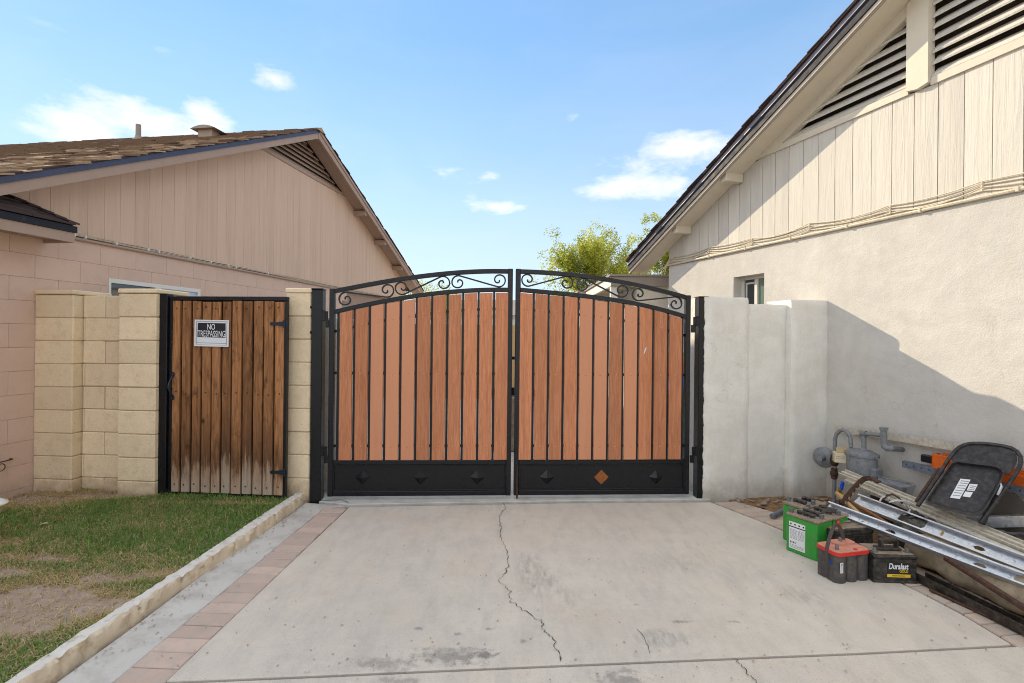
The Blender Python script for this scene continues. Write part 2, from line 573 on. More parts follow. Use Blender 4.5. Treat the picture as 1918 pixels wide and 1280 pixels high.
MT['sign_white'] = plain('sign_white', (.72, .74, .76), .4, var=.05, bump=0, rnd=0)
MT['sign_black'] = plain('sign_black', (.016, .017, .024), .4, var=.2, bump=0, rnd=0)
MT['glass_dark'] = mat('window_glass', lambda b: {'Base Color': (.035, .045, .05), 'Roughness': .04, 'Specular IOR Level': .8})
MT['glass_pale'] = mat('pale_blue_glass', lambda b: {'Base Color': b.mix(b.noise(b.pos(), 3.0, 3), (.45, .52, .66), (.55, .62, .74)), 'Roughness': .12, 'Specular IOR Level': .6})  # pale blue-grey pane colour, mottled by noise
MT['glass_green'] = mat('greenish_glass', lambda b: {'Base Color': b.mix(b.noise(b.pos(), 6.0, 3), (.10, .16, .13), (.17, .24, .19)), 'Roughness': .06, 'Specular IOR Level': .8})
MT['vinyl'] = plain('white_window_frame', (.70, .68, .62), .45, var=.04, bump=.05)
MT['cable'] = plain('cream_painted_cable', (.66, .58, .44), .55, var=.1, bump=.1, dirt=(.30, .22, .13), dirt_amt=.4)
MT['dark_void'] = plain('void_shade', (.065, .05, .038), .95, bump=0)  # dark colour standing in for the shade inside vents and rail holes
MT['galv'] = plain('galvanised_steel', (.60, .62, .65), .36, .85, var=.16, scale=24, bump=.22, bscale=34, dirt=(.38, .37, .36), dirt_amt=.35, rnd=.06)
MT['alu'] = plain('cream_aluminium', (.62, .58, .49), .45, .35, var=.14, scale=16, bump=.15, dirt=(.30, .25, .18), dirt_amt=.45)
MT['bronze'] = plain('dark_bronze_rail', (.05, .043, .037), .35, .6, var=.35, scale=14, bump=.15, dirt=(.20, .17, .13), dirt_amt=.4)
MT['meter_grey'] = plain('grey_meter_paint', (.22, .235, .25), .5, .1, var=.16, scale=18, bump=.25, dirt=(.12, .085, .06), dirt_amt=.45)
MT['plate_grey'] = plain('grey_blue_steel', (.17, .20, .25), .5, .3, var=.2, scale=14, bump=.15, dirt=(.08, .07, .07), dirt_amt=.5)
MT['orange'] = plain('orange_rack_paint', (.80, .145, .015), .42, .0, var=.12, scale=10, bump=.1, dirt=(.35, .07, .02), dirt_amt=.4)
MT['chair'] = plain('dark_chair_metal', (.028, .025, .026), .42, .2, var=.3, scale=12, bump=.12, dirt=(.11, .095, .08), dirt_amt=.45)
MT['paper'] = plain('white_paper_label', (.72, .72, .72), .6, var=.04, bump=0, rnd=0)
MT['print_grey'] = plain('grey_print', (.30, .31, .33), .6, bump=0, rnd=0)
MT['print_black'] = plain('black_print', (.02, .02, .022), .6, bump=0, rnd=0)
MT['green'] = plain('green_plastic_case', (.022, .30, .035), .38, var=.14, scale=12, bump=.08, bscale=30, dirt=(.16, .21, .09), dirt_amt=.5, rnd=.05)
MT['dust_top'] = plain('dusty_battery_top', (.30, .235, .17), .9, var=.25, scale=22, bump=.3, dirt=(.10, .08, .065), dirt_amt=.6)
MT['black_plastic'] = plain('dusty_black_plastic', (.022, .021, .02), .45, var=.3, scale=16, bump=.15, dirt=(.13, .105, .08), dirt_amt=.55)
MT['grey_plastic'] = plain('dusty_grey_case', (.065, .062, .064), .5, var=.2, scale=12, bump=.1, dirt=(.17, .135, .10), dirt_amt=.5)
MT['red'] = plain('red_plastic_lid', (.62, .035, .025), .45, var=.12, scale=14, bump=.1, rnd=0)
MT['red_dusty'] = plain('dusty_red_lid', (.56, .27, .19), .85, var=.2, scale=16, bump=.2, dirt=(.55, .09, .06), dirt_amt=.5, rnd=0)
MT['lead'] = plain('lead_terminal', (.20, .20, .20), .5, .6, var=.2)
MT['yellow'] = plain('yellow_print', (.75, .50, .03), .5, var=.05, bump=0, rnd=0)
MT['brass'] = plain('yellow_brass', (.55, .34, .06), .45, .5, var=.2)
MT['blue'] = plain('blue_plastic', (.015, .12, .68), .4, var=.1, bump=0)
MT['strap'] = plain('brown_web_strap', (.085, .07, .066), .8, var=.25, bump=.3)
MT['cardboard'] = plain('tan_cardboard', (.46, .34, .19), .85, var=.12, bump=.2)
MT['cloth_tan'] = plain('dusty_tan_canvas', (.33, .26, .175), .9, var=.22, scale=7, bump=.5, bscale=26, dirt=(.13, .095, .06), dirt_amt=.55)
MT['cloth_gold'] = plain('golden_brown_cloth', (.36, .185, .055), .8, var=.25, scale=9, bump=.4, bscale=18)
MT['panel_brown'] = plain('dark_brown_panel', (.10, .085, .07), .55, var=.15, scale=5, bump=.1)
MT['white_hose'] = plain('grey_white_cable', (.52, .50, .48), .5, var=.1)
MT['copper'] = plain('brown_copper_tube', (.30, .13, .05), .45, .5, var=.3)
MT['bark'] = plain('dark_bark', (.11, .085, .06), .9, var=.3, scale=20, bump=.6)
MT['teal'] = plain('teal_plastic', (.015, .20, .24), .4, var=.15)
MT['tan_wood'] = wood('tan_fence_wood', (.45, .29, .13), (.56, .38, .19), .8, None, .5, .15)
MT['pot'] = plain('cream_plastic', (.70, .60, .40), .35, var=.1, bump=.05)


def shingle_fn(c0, c1, c2):
    def fn(b):
        p = b.pos()
        c = b.ramp(b.rnd(), [(0, c0), (.5, c1), (1, c2)])
        c = b.mix(b.noise(p, 60.0, 5, .7), b.mix(.45, c, (.02, .015, .012)), c)
        return {'Base Color': c, 'Roughness': .95, 'Specular IOR Level': .1, 'Normal': b.bump(b.noise(p, 220.0, 4, .7), .6, .004)}
    return fn


MT['shingle'] = mat('brown_shingles', shingle_fn((.13, .08, .052), (.34, .22, .14), (.58, .41, .27)))
MT['shingle_dark'] = mat('purple_brown_shingles', shingle_fn((.05, .035, .035), (.075, .05, .048), (.10, .07, .062)))


def concrete_fn(b):
    p = b.pos()
    n1, n2, n3 = b.noise(p, .9, 6, .6), b.noise(p, 5.5, 7, .65), b.noise(p, 160.0, 4, .7)
    c = b.mix(b.ramp(n1, [(.34, 0), (.66, 1)]), (.60, .545, .475), (.655, .59, .50))
    c = b.mix(b.ramp(n2, [(.42, 0), (.72, .34)]), c, (.44, .41, .37))
    c = b.mix(b.ramp(b.noise(p, 2.1, 5, .6), [(.50, 0), (.72, .40)]), c, (.65, .52, .39))
    c = b.mix(b.ramp(n3, [(.54, 0), (.72, .6)]), c, (.27, .25, .225))
    c = b.mix(b.ramp(b.noise(p, 34.0, 7, .75), [(.56, 0), (.70, .5)]), c, (.58, .56, .53))
    # tyre scuffs and oily patches, each with its own place and ragged shape
    scuff = b.math('MULTIPLY', b.ramp(b.noise(b.map(p, scale=(1, .3, 1), rot=(0, 0, .2)), 30.0, 5, .7), [(.40, 0), (.66, 1)]), .6)
    for (px, py, rx, ry, amt, rz) in [(1000, 1075, .13, .36, 1.15, .1), (1240, 1195, .16, .09, 1.6, 0), (1500, 1115, .17, .13, 1.0, 0), (1045, 1100, .06, .30, .9, .3), (1340, 1060, .4, .22, .35, 0),
                                      (1230, 1060, .35, .2, .4, 0)]:
        g = G(px, py)
        k = b.math('MULTIPLY', b.ramp(b.blob(p, tuple(g), (rx, ry, .5), rz), [(.0, 0), (.5, 1)]), scuff)
        c = b.mix(b.math('MULTIPLY', k, amt * .72, clamp=True), c, (.20, .195, .19))
    rag = b.noise(p, 24.0, 7, .72)
    for (px, py, rx, ry, amt) in [(850, 1229, .17, .05, .8), (720, 1243, .15, .035, .6), (1160, 1272, .10, .035, .75), (745, 1275, .09, .025, .6), (905, 1228, .05, .03, .8), (1170, 1255, .05, .02, .6),
                                  (784, 1178, .02, .012, .8), (857, 1188, .02, .012, .7), (980, 1201, .02, .012, .8), (1275, 1165, .05, .012, .7), (1192, 1133, .015, .01, .8), (1375, 1165, .03, .01, .5), (915, 1179, .015, .01, .7),
                                  (1150, 1180, .5, .25, .12), (700, 1150, .5, .5, .10)]:
        g = G(px, py)
        bl = b.blob(p, tuple(g), (rx * 1.7, ry * 2.0, .5))
        k = b.math('MULTIPLY', b.ramp(b.math('ADD', b.math('MULTIPLY', bl, 1.1), b.math('MULTIPLY', b.math('SUBTRACT', rag, .5), 2.6)), [(.30, 0), (.85, 1)]), b.ramp(bl, [(0, 0), (.18, 1)]))
        c = b.mix(b.math('MULTIPLY', k, amt * .8), c, (.17, .16, .15))
    c = b.mix(b.ramp(b.noise(b.map(p, scale=(1, .35, 1), rot=(0, 0, .05)), 9.0, 8, .72), [(.47, 0), (.66, .38)]), c, (.40, .37, .335))
    c = b.mix(b.ramp(b.voro(p, 26.0), [(.04, .55), (.10, 0)]), c, (.25, .23, .20))
    # the pale orange line where an edging board once lay
    nb = b.bump(n2, .12, .01)
    nb = b.bump(n3, .28, .002, nb)
    return {'Base Color': c, 'Roughness': .88, 'Specular IOR Level': .25, 'Normal': nb}


MT['concrete'] = mat('driveway_concrete', concrete_fn)
MT['concrete_pale'] = plain('pale_concrete', (.58, .555, .51), .9, var=.12, scale=2.4, bump=.3, bscale=120, spec=.2, dirt=(.33, .30, .26), dirt_amt=.5, rnd=0)
MT['kerb_top'] = plain('chipped_white_kerb', (.70, .66, .60), .9, var=.15, scale=7, bump=.9, bscale=36, spec=.15, dirt=(.36, .29, .21), dirt_amt=.8, rnd=0, lo=.52)
MT['kerb_side'] = plain('tan_kerb_face', (.66, .555, .41), .95, var=.18, scale=6, bump=1.0, bscale=40, spec=.1, dirt=(.32, .20, .09), dirt_amt=.7, rnd=0, lo=.54)
MT['paver'] = plain('pink_paver', (.57, .44, .365), .92, var=.14, scale=7, bump=.4, bscale=120, spec=.15, dirt=(.42, .375, .34), dirt_amt=.5, rnd=.14)
MT['paver_right'] = plain('dusty_paver', (.54, .42, .33), .92, var=.2, scale=9, bump=.6, bscale=60, spec=.15, dirt=(.45, .42, .38), dirt_amt=.8, rnd=.16)
MT['soil'] = plain('dry_soil', (.36, .27, .21), .95, var=.22, scale=5, bump=1.0, bscale=34, spec=.1, dirt=(.46, .37, .305), dirt_amt=.6, rnd=0)
MT['dirt_right'] = plain('orange_brown_dirt', (.20, .115, .06), .95, var=.35, scale=11, bump=1.0, bscale=40, spec=.1, dirt=(.36, .25, .15), dirt_amt=.6, rnd=0)
MT['crack'] = plain('dark_crack', (.05, .045, .04), 1.0, bump=0, rnd=0)
MT['stone'] = plain('mixed_gravel', (.40, .32, .25), .9, var=.4, scale=40, bump=.3, rnd=.4)
MT['yard'] = plain('yard_ground', (.50, .44, .36), .95, var=.15, scale=1.5, bump=.5, bscale=30, rnd=0)


def leaf_fn(c0, c1, tr):
    def fn(b):
        at_ = b.n('ShaderNodeAttribute', attribute_name='tone').outputs['Fac']
        c = b.mix(at_, c0, c1)
        d = b.n('ShaderNodeBsdfPrincipled', {'Base Color': c, 'Roughness': .6, 'Specular IOR Level': .25}).outputs[0]
        t = b.n('ShaderNodeBsdfTranslucent', {'Color': c}).outputs[0]
        return {'_surface': b.n('ShaderNodeMixShader', {0: tr, 1: d, 2: t}).outputs[0]}
    return fn


MT['grass'] = mat('grass_green', leaf_fn((.095, .20, .038), (.26, .39, .09), .3))
MT['straw'] = mat('grass_straw', leaf_fn((.42, .32, .14), (.66, .52, .27), .25))
MT['leaf'] = mat('tree_leaf', leaf_fn((.23, .28, .035), (.60, .60, .10), .55))
MT['leaf_green'] = mat('broad_leaf', leaf_fn((.03, .16, .02), (.06, .26, .03), .35))

# ------------------------------------------------------------------ frames of the walls
LH = Frame((-4.893 + .15 * 1.0, 1.0), (-4.893 + .15 * 14.0, 14.0))          # gable wall of the left house
RH = Frame((4.490 - .3167 * 7.221, 7.221), (4.490 - .3167 * 0.0, 0.0))      # gable wall of the right house
BW = Frame((-4.200, 4.523), (-1.710, 4.317))                                # beige block wall with the wooden gate
SW = Frame((1.743, 4.636), (2.953, 4.862))                                  # low stucco wall on the right
DG = Frame((-1.616, 4.523), (1.616, 4.700))                                 # driveway gate


def rows(pts, z=0.0):
    return [G(x, y, z) for x, y in pts]


# ------------------------------------------------------------------ ground
def sheet(name, poly, z0, z1, m, k='structure', parent=None):
    o = MB().slab([(p[0], p[1]) for p in poly], z0, z1).build(name, m, parent)
    if parent is None:
        kind(o, k)
    return o


def terrain(name, x0, x1, y0, y1, z, m, step, amp, freq, k='structure', keep=None):
    nx, ny = max(2, int((x1 - x0) / step)), max(2, int((y1 - y0) / step))
    vs, fs = [], []
    for j in range(ny + 1):
        for i in range(nx + 1):
            x, y = x0 + (x1 - x0) * i / nx, y0 + (y1 - y0) * j / ny
            vs.append((x, y, z + amp * mnoise.fractal(Vector((x * freq, y * freq, z)), 1.0, 2.0, 4)))
    for j in range(ny):
        for i in range(nx):
            a = j * (nx + 1) + i
            if keep is None or keep((x0 + (x1 - x0) * (i + .5) / nx), (y0 + (y1 - y0) * (j + .5) / ny)):
                fs.append((a, a + 1, a + nx + 2, a + nx + 1))
    return kind(MB().add(vs, fs).build(name, m, smooth='all'), k)


ground = MB().add([(-300, -200, -.10), (300, -200, -.10), (300, 600, -.10), (-300, 600, -.10)], [(0, 1, 2, 3)]).build('ground', MT['yard'])
kind(ground, 'structure')
yard = MB().add([(-4.3, 4.72, -.01), (2.9, 4.90, -.01), (9, 40, -.01), (-9, 40, -.01)], [(0, 1, 2, 3)]).build('back_yard_slab', MT['concrete_pale'])
kind(yard, 'structure')

# driveway: main slab, nearer slab, apron under the gate, each its own piece with a real joint between
main = rows([(654, 950), (880, 946), (1100, 942), (1331, 941), (1420, 975), (1530, 1021), (1640, 1070), (1720, 1108), (1800, 1150), (1893, 1206), (1600, 1221), (1400, 1229), (1050, 1243.5), (800, 1254), (600, 1263), (312, 1275)])
driveway = bpy.data.objects.new('driveway', None)
COL.objects.link(driveway)
WM['driveway'] = Matrix.Identity(4)
driveway['kind'] = 'structure'


def bevel_slab(poly, z0, z1, b=.006):
    """slab with a rounded-off top edge"""
    n = len(poly)
    c = Vector((sum(p[0] for p in poly) / n, sum(p[1] for p in poly) / n))
    mb = MB()
    inn = []
    for i, p in enumerate(poly):
        a, q, r = Vector(poly[i - 1][:2]), Vector(p[:2]), Vector(poly[(i + 1) % n][:2])
        d1, d2 = (q - a).normalized(), (r - q).normalized()
        n1, n2 = Vector((-d1.y, d1.x)), Vector((-d2.y, d2.x))
        m = (n1 + n2)
        m = m.normalized() if m.length > 1e-6 else n1
        if m.dot(c - q) < 0 and m.dot(n1) > 0 and False:
            m = -m
        inn.append(q + m * b * (1 if area2(poly) > 0 else -1))
    vs = [(p[0], p[1], z0) for p in poly] + [(p[0], p[1], z1 - b) for p in poly] + [(q.x, q.y, z1) for q in inn]
    fs = []
    for i in range(n):
        j = (i + 1) % n
        fs += [(i, j, j + n, i + n), (i + n, j + n, j + 2 * n, i + 2 * n)]
    fs.append(tuple(range(2 * n, 3 * n)))
    return mb.add(vs, fs)


def area2(poly):
    return sum(poly[i - 1][0] * poly[i][1] - poly[i][0] * poly[i - 1][1] for i in range(len(poly)))


bevel_slab(main, -.09, 0.0).build('concrete_slab', MT['concrete'], driveway)
jn = [G(x, y + 4.0) for x, y in [(312, 1275), (600, 1263), (800, 1254), (1050, 1243.5), (1400, 1229), (1600, 1221), (1893, 1206)]]
jr = (jn[-1] - jn[-2]).normalized()
frontp = [jn[0] - (jn[1] - jn[0]).normalized() * .9] + jn + [jn[-1] + jr * 2.5]
frontp += [Vector((frontp[-1].x, -6, 0)), Vector((frontp[0].x, -6, 0))]
bevel_slab(frontp, -.09, -.003).build('concrete_slab', MT['concrete'], driveway)
apron = [G(*p) for p in [(580, 938), (654, 945.5), (880, 941.5), (1100, 938), (1331, 936.5)]]
ap = apron + [DG.w(3.35, .55, 0), DG.w(-.1, .55, 0)]
ap = [Vector((p.x, p.y, 0)) for p in ap]
bevel_slab(ap, -.09, .004, .004).build('apron', MT['concrete_pale'], driveway)
strip = rows([(556, 955), (606, 951), (206, 1281), (60, 1400), (-300, 1700), (-900, 1700), (100, 1284)])
strip = [G(572, 941), G(646, 947), G(607, 951), G(206, 1281), G(120, 1352), G(-40, 1400), G(96, 1284), G(266, 1161), G(399, 1060), G(548, 960)]
bevel_slab(strip, -.09, -.004, .004).build('gutter_strip', MT['concrete_pale'], driveway)


def ribbon(pts, wmin, wmax, z, name, parent, m=None, sub=4, jit=.006):
    P = []
    for a, b in zip(pts, pts[1:]):
        for k in range(sub):
            P.append(a.lerp(b, k / sub))
    P.append(pts[-1])
    vs, fs = [], []
    for i, p in enumerate(P):
        t = (P[min(i + 1, len(P) - 1)] - P[max(i - 1, 0)]).normalized()
        nrm = Vector((-t.y, t.x, 0))
        wd = random.uniform(wmin, wmax) / 2
        q = p + nrm * random.uniform(-jit, jit)
        vs += [(q.x - nrm.x * wd, q.y - nrm.y * wd, z), (q.x + nrm.x * wd, q.y + nrm.y * wd, z)]
    for i in range(len(P) - 1):
        fs.append((2 * i, 2 * i + 1, 2 * i + 3, 2 * i + 2))
    return MB().add(vs, fs).build(name, m or MT['crack'], parent)


ribbon(rows([(944, 942), (947, 953), (937, 965), (936, 980), (939, 990), (934.7, 1000), (943.6, 1020), (952, 1048), (952, 1063), (936, 1089), (954, 1106), (957, 1127), (978, 1144), (1014, 1165), (1019, 1185), (1036, 1198), (1050, 1240)]),
       .0012, .0055, .004, 'crack', driveway, sub=7, jit=.011)
ribbon(rows([(1377, 1234), (1383.5, 1243), (1404, 1265), (1418, 1279), (1440, 1310)]), .002, .006, .002, 'crack', driveway, sub=7, jit=.009)
ribbon(rows([(560, 941), (640, 938), (652, 944)]), .004, .010, .009, 'crack', driveway)
ribbon(rows([(1195, 1180), (1210, 1205), (1218, 1225)]), .0012, .003, .004, 'crack', driveway, sub=3)

# brick band on the left of the drive: every paver its own
band = bpy.data.objects.new('paver_band', None)
COL.objects.link(band)
WM['paver_band'] = Matrix.Identity(4)
band['kind'] = 'structure'
La, Lb = G(608, 951), G(209, 1281)
Ra, Rb = G(651, 951), G(308, 1279)
MB().slab([La, Ra, Rb + (Rb - Ra) * .6, Lb + (Lb - La) * .6], -.09, -.007).build('mortar_bed', MT['soil'], band)
n_pav = 31
pitch = (Lb - La).length / 20.0
ld, rd = (Lb - La).normalized(), (Rb - Ra).normalized()
for i in range(n_pav):
    a, b = i * pitch + .003, (i + 1) * pitch - .003
    sk = .015
    q = [La + ld * a, La + ld * b, Ra + rd * (b + sk), Ra + rd * (a + sk)]
    dz = random.uniform(-.003, .002)
    q = [Vector((p.x + random.uniform(-.004, .004), p.y, 0)) for p in q]
    bevel_slab(q, -.05, dz, .005).build('paver', MT['paver'], band)

# the same band on the right, half covered with dust
band_r = bpy.data.objects.new('paver_band', None)
COL.objects.link(band_r)
WM[band_r.name] = Matrix.Identity(4)
band_r['kind'] = 'structure'
inner = rows([(1337, 941), (1425, 974), (1535, 1020), (1645, 1069), (1725, 1107), (1805, 1149), (1898, 1205), (2100, 1330)])
outer = rows([(1378, 939), (1470, 965), (1590, 1005), (1700, 1050), (1800, 1098), (1880, 1140), (1990, 1200), (2200, 1320)])
MB().add([(p.x, p.y, -.012) for p in inner + outer], [(i, i + 1, i + 9, i + 8) for i in range(7)]).build('mortar_bed', MT['dirt_right'], band_r)


def along(pts, t):
    Ls = [(b - a).length for a, b in zip(pts, pts[1:])]
    t *= sum(Ls)
    for a, b, l_ in zip(pts, pts[1:], Ls):
        if t <= l_:
            return a.lerp(b, t / l_)
        t -= l_
    return pts[-1]


nr = 26
for i in range(nr):
    t0, t1 = (i + .03) / nr, (i + .97) / nr
    q = [along(inner, t0), along(outer, t0), along(outer, t1), along(inner, t1)]
    dz = random.uniform(-.004, .002)
    bevel_slab(q, -.05, dz, .006).build('paver', MT['paver_right'], band_r)

# bare dirt between the band and the house on the right
xr = lambda y: 4.49 - .3167 * y
terrain('dirt_bed', 1.7, 4.4, 1.2, 4.9, -.012, MT['dirt_right'], .05, .012, 3.0,
        keep=lambda x, y: x < xr(y) + .05 and (Vector((x, y, 0)) - along(outer, .0)).length < 9 and x > (along(outer, 0).x if y > along(outer, 0).y else min(outer, key=lambda p: abs(p.y - y)).x - .06))
stones = MB()
for i in range(420):
    y = random.uniform(3.5, 4.72)
    x = random.uniform(1.9, 2.9)
    p = min(outer, key=lambda q: abs(q.y - y))
    if x < p.x + .0 or x > xr(y) - .02:
        continue
    if (y - 4.636) > (x - 1.743) * .187 - .03:
        continue
    r = random.choice([.006, .008, .01, .014, .022]) * random.uniform(.7, 1.4)
    st = len(stones.v)
    stones.lathe([(0, -.5 * r), (r * .9, -.2 * r), (r, .2 * r), (r * .5, .6 * r), (0, .65 * r)], sides=6)
    stones.xf(Matrix.Translation((x, y, random.uniform(.0, .012))) @ Matrix.Rotation(random.uniform(0, 6), 4, 'Z') @ Matrix.Diagonal((random.uniform(.7, 1.6), 1, random.uniform(.5, 1), 1)), st)
kind(stones.build('gravel', MT['stone']), 'stuff')

# grit and leaf crumbs lying on the drive
grit = MB()
for i in range(330):
    px_, py_ = random.uniform(300, 1850), random.uniform(955, 1278)
    p = G(px_, py_)
    r = random.uniform(.002, .007)
    st = len(grit.v)
    grit.add([(-r, -r * .4, .004), (r, -r * .6, .005), (r * .8, r * .5, .007), (-r * .7, r * .6, .004)], [(0, 1, 2, 3)])
    grit.xf(Matrix.Translation((p.x, p.y, 0)) @ Matrix.Rotation(random.uniform(0, 6), 4, 'Z'), st)
for i in range(170):                                             # drift of crumbs along the kerb foot
    t = random.random()
    p = along(rows([(572, 938), (548, 963), (400, 1064), (266, 1165), (130, 1262)]), t) + Vector((random.expovariate(22), 0, 0))
    r = random.uniform(.003, .010)
    st = len(grit.v)
    grit.add([(-r, -r * .3, .002), (r, -r * .4, .003), (r * .8, r * .4, .006), (-r * .7, r * .3, .002)], [(0, 1, 2, 3)])
    grit.xf(Matrix.Translation((p.x, p.y, 0)) @ Matrix.Rotation(random.uniform(0, 6), 4, 'Z'), st)
kind(grit.build('leaf_litter', MT['soil']), 'stuff')

# kerb: a narrow crumbling concrete edging
KZ = .066
kt_in = [(0, 0)]
topL = [G(x, y, KZ) for x, y in [(556, 921), (480, 969), (410, 1016), (300, 1088), (220, 1138), (143, 1186), (7, 1277), (-160, 1390), (-500, 1620)]]
topR = [G(x, y, KZ) for x, y in [(577, 921), (505, 971), (435, 1018), (308, 1099), (238, 1147), (167, 1194), (50, 1272), (-100, 1380), (-420, 1620)]]
bot = [G(x, y, -.03) for x, y in [(573, 934), (500, 990), (434, 1042), (300, 1143), (228, 1194), (153, 1238), (60, 1310), (-90, 1430), (-420, 1700)]]
NK = 240
kv, kf, km = [], [], []
for i in range(NK):
    t = i / (NK - 1)
    a, b, c = along(topL, t), along(topR, t), along(topR, t)
    c = Vector((c.x + .012, c.y - .002, -.03))
    def jit(p, s, k):
        q = Vector((p.x * 14 + k, p.y * 14, k))
        return p + Vector((mnoise.noise(q) * s, mnoise.noise(q + Vector((7, 3, 1))) * s, mnoise.noise(q * 2 + Vector((1, 9, 4))) * s * .6))
    chip = max(0, mnoise.noise(Vector((t * 60, 3, 1))) - .1) * .05
    pts = [Vector((a.x - .03, a.y, -.06)), jit(a, .016, 1) + Vector((0, 0, -.012)), jit(a.lerp(b, .14), .006, 2), jit(a.lerp(b, .5), .006, 3), jit(b.lerp(a, .12), .016, 4) + Vector((0, 0, -chip * .5)),
           jit(b, .020, 5) + Vector((-chip, 0, -.014 - chip)), jit(b.lerp(c, .5), .022, 6), jit(c, .006, 7)]
    kv += pts
    if i:
        o_, p_ = (i - 1) * 8, i * 8
        for j in range(7):
            kf.append((o_ + j, p_ + j, p_ + j + 1, o_ + j + 1))
            km.append(0 if j < 4 else 1)
kf.append(tuple(range(8)))
km.append(1)
mbk = MB()
mbk.v, mbk.f, mbk.m = kv, kf, km
kind(mbk.build('kerb', [MT['kerb_top'], MT['kerb_side']], smooth=True), 'structure')

# lawn: soil sheet, then blades of green and of straw
def kerb_x(y):
    p = min((along(topL, k / 60) for k in range(61)), key=lambda q: abs(q.y - y))
    return p.x


KX = {k: kerb_x(k * .05) for k in range(-80, 110)}
lawn_in = lambda x, y: x < KX.get(int(round(y / .05)), -9) + .02 and x > -4.9 + .15 * y - .1 and y < 4.55 + (-.083) * (x + 4.2) + .06
LZ = .042
terrain('lawn_soil', -6.2, -1.5, -2.0, 4.62, LZ, MT['soil'], .045, .010, 2.2, keep=lambda x, y: lawn_in(x - .05, y) or lawn_in(x, y))
hz = lambda x, y: LZ + .010 * mnoise.fractal(Vector((x * 2.2, y * 2.2, LZ)), 1.0, 2.0, 4)
# bare patches as in the photograph
bare = [(G(95, 1128, LZ), .36, .14), (G(10, 1160, LZ), .40, .15), (G(230, 1130, LZ), .20, .05), (G(100, 925, LZ), .6, .17), (G(20, 945, LZ), .4, .15), (G(300, 1075, LZ), .14, .05), (G(205, 1085, LZ), .15, .05), (G(8, 1075, LZ), .16, .05),
        (G(100, 1050, LZ), .14, .04), (G(220, 930, LZ), .3, .07), (G(430, 945, LZ), .5, .03), (G(5, 1020, LZ), .14, .05)]


def grassiness(x, y):
    """-1 bare earth .. 1 thick green"""
    v = .55 * mnoise.fractal(Vector((x * 2.1, y * 2.1, 4.0)), 1.0, 2.0, 4) + .40
    # the strip close to the gate and the kerb is the greenest
    e = KX.get(int(round(y / .05)), -9) - x
    if y > 3.25:
        v += .55
    v += max(0, .45 - e) * 1.2 + .08
    for c, rx, ry in bare:
        d = ((x - c.x) / rx) ** 2 + ((y - c.y) / ry) ** 2
        if d < 2.2:
            v -= 1.25 * max(0, 1 - d / 2.2) ** .9
    return v + .30 * mnoise.fractal(Vector((x * 9, y * 9, 2.0)), 1.0, 2.0, 3)


def blades(name, n, green):
    vs, fs, tone = [], [], []
    tries = 0
    while len(fs) < n and tries < n * 14:
        tries += 1
        y = 1.3 + (4.62 - 1.3) * random.random() ** .85
        x = random.uniform(-4.75, -1.55)
        if x / y < -1.25 or not lawn_in(x, y):
            continue
        v = grassiness(x, y)
        pr = (max(0, v - .05 - .5 * max(0, mnoise.noise(Vector((x * 3.3, y * 4.4, 11))) + .12)) * 1.15 if green else max(0, 1.0 - abs(v - .42) * .9) * (.5 + .9 * max(0, mnoise.noise(Vector((x * 3.3, y * 4.4, 11))) + .35))) if v > -.14 else .0
        if v <= .05 and not green:
            pr = max(pr, .10)
        if random.random() > pr:
            continue
        z = hz(x, y) - .003
        a = random.uniform(0, 2 * pi)
        h = random.uniform(.007, .024) * random.choice([1, 1, 1, 1.3, 1.9]) * (1.15 if green else .85) * (1.25 if y > 3.3 else 1)
        lean = random.uniform(.2, 1.5) if green else random.uniform(.7, 2.6)
        wd = random.uniform(.0016, .0034) * (1 if green else .9)
        dx, dy = cos(a), sin(a)
        k = len(vs)
        m1 = (x + dx * h * lean * .4, y + dy * h * lean * .4, z + h * .65)
        t1 = (x + dx * h * lean, y + dy * h * lean, z + h * (.95 if lean < 1 else .55))
        vs += [(x - dy * wd, y + dx * wd, z), (x + dy * wd, y - dx * wd, z), (m1[0] + dy * wd * .7, m1[1] - dx * wd * .7, m1[2]), (m1[0] - dy * wd * .7, m1[1] + dx * wd * .7, m1[2]), t1]
        fs += [(k, k + 1, k + 2, k + 3), (k + 3, k + 2, k + 4)]
        tone += [random.random()] * 2
    me = bpy.data.meshes.new(name)
    me.from_pydata(vs, [], fs)
    at_ = me.attributes.new('tone', 'FLOAT', 'FACE')
    at_.data.foreach_set('value', tone)
    me.materials.append(MT['grass' if green else 'straw'])
    o = bpy.data.objects.new(name, me)
    COL.objects.link(o)
    return kind(o, 'stuff')


blades('grass', 85000, True)
blades('dry_grass', 120000, False)

crumb = MB()
for i in range(900):
    x, y = random.uniform(-4.6, -1.6), random.uniform(1.4, 4.5)
    if not lawn_in(x, y) or grassiness(x, y) > .25:
        continue
    r = random.uniform(.003, .011)
    st = len(crumb.v)
    crumb.lathe([(0, -.4 * r), (r, -.1 * r), (r * .8, .5 * r), (0, .6 * r)], sides=5)
    crumb.xf(Matrix.Translation((x, y, hz(x, y))) @ Matrix.Rotation(random.uniform(0, 6), 4, 'Z') @ Matrix.Diagonal((random.uniform(.6, 1.8), 1, 1, 1)), st)
kind(crumb.build('soil_crumbs', MT['soil']), 'stuff')

